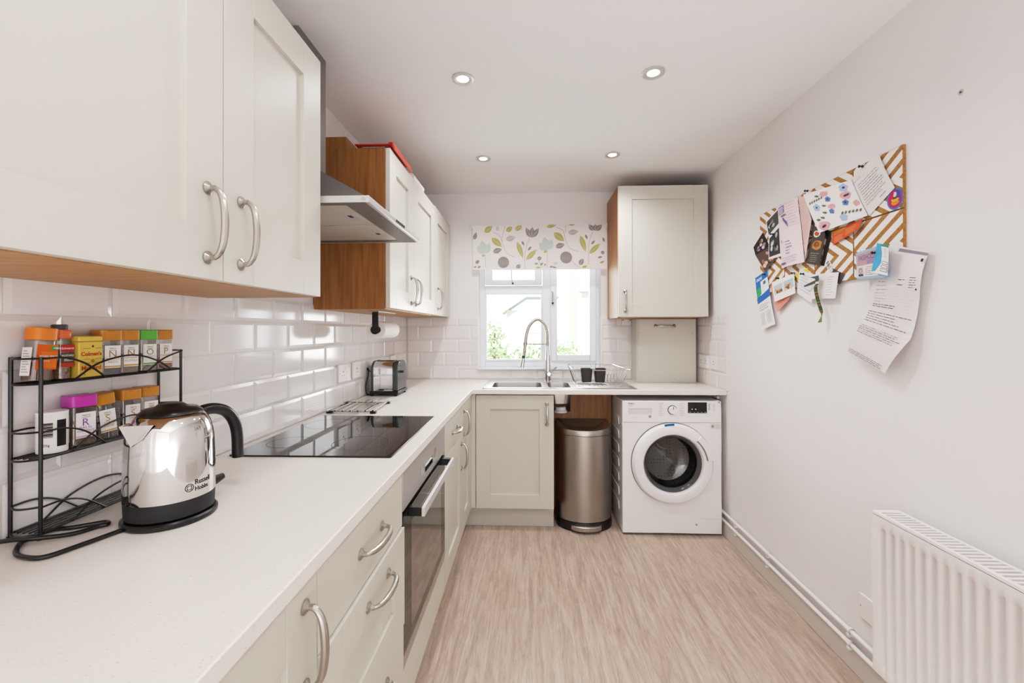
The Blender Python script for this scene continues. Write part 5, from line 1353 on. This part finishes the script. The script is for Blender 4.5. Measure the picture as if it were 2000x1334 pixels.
# -- oval sticker
s = Sheet([(1.497, 1.755), (1.497, 1.683)], [(1.433, 1.755), (1.433, 1.683)], .0103, m=M['stripe']); s.mb = MB().tube([(RW - .0100, 1.465, 1.719), (RW + .0006, 1.465, 1.719)], .003, M['wwhite'], 6)
def ell(r, m): s.poly([(.5 + r * .5 * math.cos(2 * PI * i / 28), .5 + r * .5 * math.sin(2 * PI * i / 28)) for i in range(28)], m)
ell(1.0, flat('#2f78b5')); ell(.86, flat('#b3255a')); s.blob(.62, .42, .22, .3, flat('#3a4d9c')); s.blob(.5, .68, .26, .10, flat('#d98a2b')).blob(.5, .55, .24, .08, flat('#e0a23a')).blob(.48, .44, .16, .07, flat('#7d3a24')).blob(.5, .30, .10, .12, flat('#d9c6b4'))
s.build('oval_sticker', 'small oval sticker in bright blue, red and orange on the upper cork tile', 'sticker')
# -- licence and blue card, long form
s = Sheet([(1.486, 1.571), (1.560, 1.419), (1.597, 1.317), (1.651, 1.201)], [(1.344, 1.521), (1.368, 1.402), (1.393, 1.253), (1.473, 1.137)], .0118, bulge=lambda u, v: .020 * v + .022 * max(0, v - .62) * u + .006 * math.sin(3 * PI * v), m=flat('#e0dbdb'), nv=24)
s.rect(.30, .012, 1, .035, flat('#8d8390')).para(.12, .26, .40, .46, 8, GI, .0045, jag=.5).para(.55, .24, .7, .28, 2, IK, .0045).para(.78, .22, .94, .30, 5, INK2, .0045).para(.12, .46, .60, .48, 2, IK, .0045)
s.para(.08, .54, .95, .635, 5, INK2, .0045, jag=.35).para(.06, .69, .95, .76, 5, INK2, .0045, jag=.2).para(.05, .95, .92, .98, 3, INK2, .0045, jag=.1).rect(.93, .06, .98, .085, IK).rect(.94, .31, .97, .325, IK)
for i in range(26):
    v = .30 + i * .024
    for k in range(8): s.line(.05 + k * .11, v + .004 * (k % 2), .05 + (k + 1) * .11, v + .004 * ((k + 1) % 2), .003, flat('#d3cdce'), 1)
s.build('hanging_form', 'long white printed form hanging below the cork tiles, its lower flap curling off the wall', 'form')
s = Sheet([(1.600, 1.562), (1.596, 1.466)], [(1.478, 1.571), (1.453, 1.457)], .0380, bulge=lambda u, v: .003 * math.sin(PI * u), m=flat('#8fb0cf'))
s.rect(.05, .08, .98, .52, flat('#b78f94')).rect(.03, .52, .70, .92, flat('#e2d5d0')).rect(.06, .56, .26, .90, flat('#b9b4b6')).blob(.16, .70, .065, .10, flat('#6a5f60'), wob=.05).blob(.16, .71, .045, .075, flat('#c9a894'), wob=.05).rect(.08, .82, .24, .90, flat('#4a4246'))
s.text('PASSHOLDER', .12, .16, .85, .34, flat('#5e6890'), .02).text('2023', .4, .36, .7, .48, flat('#5a79b8'), .02).para(.32, .60, .66, .86, 5, INK2, .014); s.build('photo_pass', 'pink and blue pass card with a small portrait, pinned on the lower cork tile', 'card')
s = Sheet([(1.496, 1.578), (1.486, 1.54), (1.522, 1.483)], [(1.446, 1.561), (1.447, 1.52), (1.451, 1.461)], .0445, bulge=lambda u, v: .003 * u, m=WH)
s.rect(0, 0, 1, .10, flat('#3f8f7d')).poly([(0, 0), (.34, .0), (.30, .45), (.42, .70), (.2, .95), (0, .98)], flat('#4d9dc8'))
for v in (.64, .74, .84): s.rect(.50, v, .96, v + .075, IK).rect(.53, v + .012, .93, v + .063, WH)
s.para(.55, .2, .85, .5, 5, GI, .02); s.build('blue_ticket', 'narrow blue and white ticket overlapping the pass card', 'ticket')
# -- wristband
wb = thing('wristband', (RW - .04, 1.81, 1.314), 'dark green patterned fabric festival wristband dangling in front of the white list card', 'wristband')
mb = MB()
path = [(1.812, 1.478, .0320), (1.826, 1.463, .0330), (1.819, 1.431, .034), (1.806, 1.395, .034), (1.795, 1.364, .032), (1.794, 1.346, .030), (1.804, 1.314, .032)]
P = smooth_path([(RW - o_, y, z) for y, z, o_ in path], 6); ws = [.011] * 26 + [.009 - .0012 * i for i in range(6)] + [.004 + .0024 * i for i in range(6)]
GRS = [flat('#343a22'), flat('#4a552c'), flat('#3b3f26'), flat('#6f7038'), flat('#343a22'), flat('#98503a'), flat('#454d2b')]
for i in range(len(P) - 1):
    w0, w1 = ws[min(i, len(ws) - 1)], ws[min(i + 1, len(ws) - 1)]
    a, b = P[i], P[i + 1]
    mb.add([(a[0], a[1] - w0, a[2]), (a[0], a[1] + w0, a[2] - .002), (b[0], b[1] + w1, b[2] - .002), (b[0], b[1] - w1, b[2])], [(0, 1, 2, 3)], GRS[i % 7 if i < 28 else 3])
mb.build('hanging_band', wb, recalc=False)
mb = MB(); dk = flat('#4b4c4a')
mb.add([(RW - .034, 1.862, 1.506), (RW - .034, 1.806, 1.508), (RW - .034, 1.803, 1.486), (RW - .034, 1.822, 1.484), (RW - .034, 1.830, 1.497)], [(0, 1, 2, 3, 4)], dk)
mb.add([(RW - .033, 1.822, 1.492), (RW - .033, 1.803, 1.480), (RW - .033, 1.897, 1.468), (RW - .033, 1.905, 1.474)], [(0, 1, 2, 3)], dk); mb.build('tie', wb, recalc=False)
MB().box((RW - .0375, 1.802, 1.473), (RW - .0325, 1.822, 1.483), M['chrome']).build('clasp', wb, bevel=.001)
# -- push pins
pins = [((1.597, 1.878), .014, 'letter at the top'), ((1.861, 1.875), .040, 'floral card'), ((2.003, 1.543), .0115, 'double photo, the one by the yellow sticky note'), ((1.931, 1.530), .0155, 'tilted handwritten note'),
        ((2.127, 1.534), .0115, 'double photo, the one by the blue leaflet'), ((2.243, 1.568), .0145, 'blue leaflet'), ((1.506, 1.547), .0420, 'pass card'), ((2.153, 1.756), .0215, 'black-and-white photo strip')]
for (y, z), o_, lab in pins:
    p = thing('push_pin', (RW - o_, y, z), 'black push pin in the ' + lab, 'push pin', 'black push pins')
    x0 = RW - o_ - .0006
    MB().lathe([(.0048, 0), (.0048, -.002), (.0028, -.004), (.0026, -.009), (.0050, -.011), (.0050, -.0135), (.001, -.0145)], (x0, y, z), M['black'], axis='x', n=16).tube([(x0, y, z), (RW + .0006, y, z)], .0006, M['steelh'], 6).build('pin_head', p)

# ---------------------------------------------------------------- lights
def lamp(name, kind, loc, energy, rot=(0, 0, 0), size=None, sy=None, color=(1, 1, 1), **k):
    l = D.lights.new(name, kind); l.energy = energy; l.color = color
    if kind == 'AREA':
        l.shape = 'RECTANGLE'; l.size = size; l.size_y = sy or size
    for a, v in k.items(): setattr(l, a, v)
    o = D.objects.new(name, l); COL.objects.link(o); o.location = loc; o.rotation_euler = rot; return o
for i, (x, y, _) in enumerate(DLS):
    lamp('downlight_or_fill_beam', 'SPOT', (x, y, CE - .012), 26 if y < 2 else 34, color=(1, .99, .98), spot_size=math.radians(150), spot_blend=.9, shadow_soft_size=.03)
for x in (-.27, .51):  # added fill spots out of view, with no ceiling fittings
    lamp('downlight_or_fill_beam', 'SPOT', (x, .55, CE - .012), 17, color=(1, .99, .98), spot_size=math.radians(150), spot_blend=.9, shadow_soft_size=.05)
lamp('rear_window_light', 'AREA', (.25, REAR + .05, 1.45), 5, rot=(PI / 2, 0, 0), size=1.7, sy=1.5, color=(.94, .97, 1))
lamp('ceiling_bounce_fill', 'AREA', (.40, -1.0, .36), 64, rot=(PI + .55, .05, 0), size=1.3, sy=1.3, color=(.94, .97, 1))  # added fill behind the camera, bounced off the ceiling
pt = lamp('window_daylight', 'AREA', (.09, 3.62, 1.5), 30, rot=(-PI / 2, 0, 0), size=.95, sy=1.0, color=(.93, .97, 1))
sun = lamp('sun', 'SUN', (0, -3, 8), 6.0, rot=(math.radians(38), 0, math.radians(-12)), color=(1, .98, .95), angle=.02)

w = D.worlds.new('sky'); SC.world = w; w.use_nodes = True
nt = w.node_tree; bg = nt.nodes['Background']
tc = nt.nodes.new('ShaderNodeTexCoord'); gr = nt.nodes.new('ShaderNodeSeparateXYZ'); rp = nt.nodes.new('ShaderNodeValToRGB')
rp.color_ramp.elements[0].position = .0; rp.color_ramp.elements[0].color = (1, 1, .99, 1); rp.color_ramp.elements[1].position = .9; rp.color_ramp.elements[1].color = (.75, .86, 1, 1)
nt.links.new(tc.outputs['Generated'], gr.inputs[0]); nt.links.new(gr.outputs['Z'], rp.inputs['Fac']); nt.links.new(rp.outputs['Color'], bg.inputs['Color'])
bg.inputs['Strength'].default_value = 2.2

# ---------------------------------------------------------------- camera
f_px, cx, cy, yaw, pitch, roll, H = 832.4, 1000.6, 640.4, .0386, .0044, -.0018, 1.2854
cyw, syw = math.cos(yaw), math.sin(yaw)
Fv = Vector((-syw, cyw, 0)); Rv = Vector((cyw, syw, 0)); Uv = Vector((0, 0, 1))
Fv, Uv = Fv * math.cos(pitch) + Uv * math.sin(pitch), Uv * math.cos(pitch) - Fv * math.sin(pitch)
Rv, Uv = Rv * math.cos(roll) + Uv * math.sin(roll), Uv * math.cos(roll) - Rv * math.sin(roll)
cam = D.cameras.new('camera'); co = D.objects.new('camera', cam); COL.objects.link(co)
mw = Matrix((Rv, Uv, -Fv)).transposed().to_4x4(); mw.translation = Vector((0, 0, H)); co.matrix_world = mw
cam.sensor_width = 36; cam.sensor_fit = 'HORIZONTAL'; cam.lens = f_px / 2000 * 36
cam.shift_x = (1000 - cx) / 2000; cam.shift_y = (cy - 667) / 2000
cam.clip_start = .02; cam.clip_end = 100
SC.camera = co
for o in D.objects:
    if '_o' in o: del o['_o']
SC.view_settings.view_transform = 'Standard'
SC.view_settings.look = 'None'
SC.view_settings.exposure = -0.12
SC.view_settings.use_curve_mapping = True
cm = SC.view_settings.curve_mapping; cv = cm.curves[3]
cv.points[0].location = (0, 0); cv.points[1].location = (1, .80)
for p in ((.10, .102), (.25, .278), (.50, .53), (.75, .69)): cv.points.new(*p)
cm.update()
SC.cycles.use_denoising = True
SC.cycles.max_bounces = 10
SC.cycles.diffuse_bounces = 6
SC.cycles.transparent_max_bounces = 24
SC.cycles.caustics_reflective = False
SC.cycles.caustics_refractive = False
SC.cycles.sample_clamp_indirect = 8
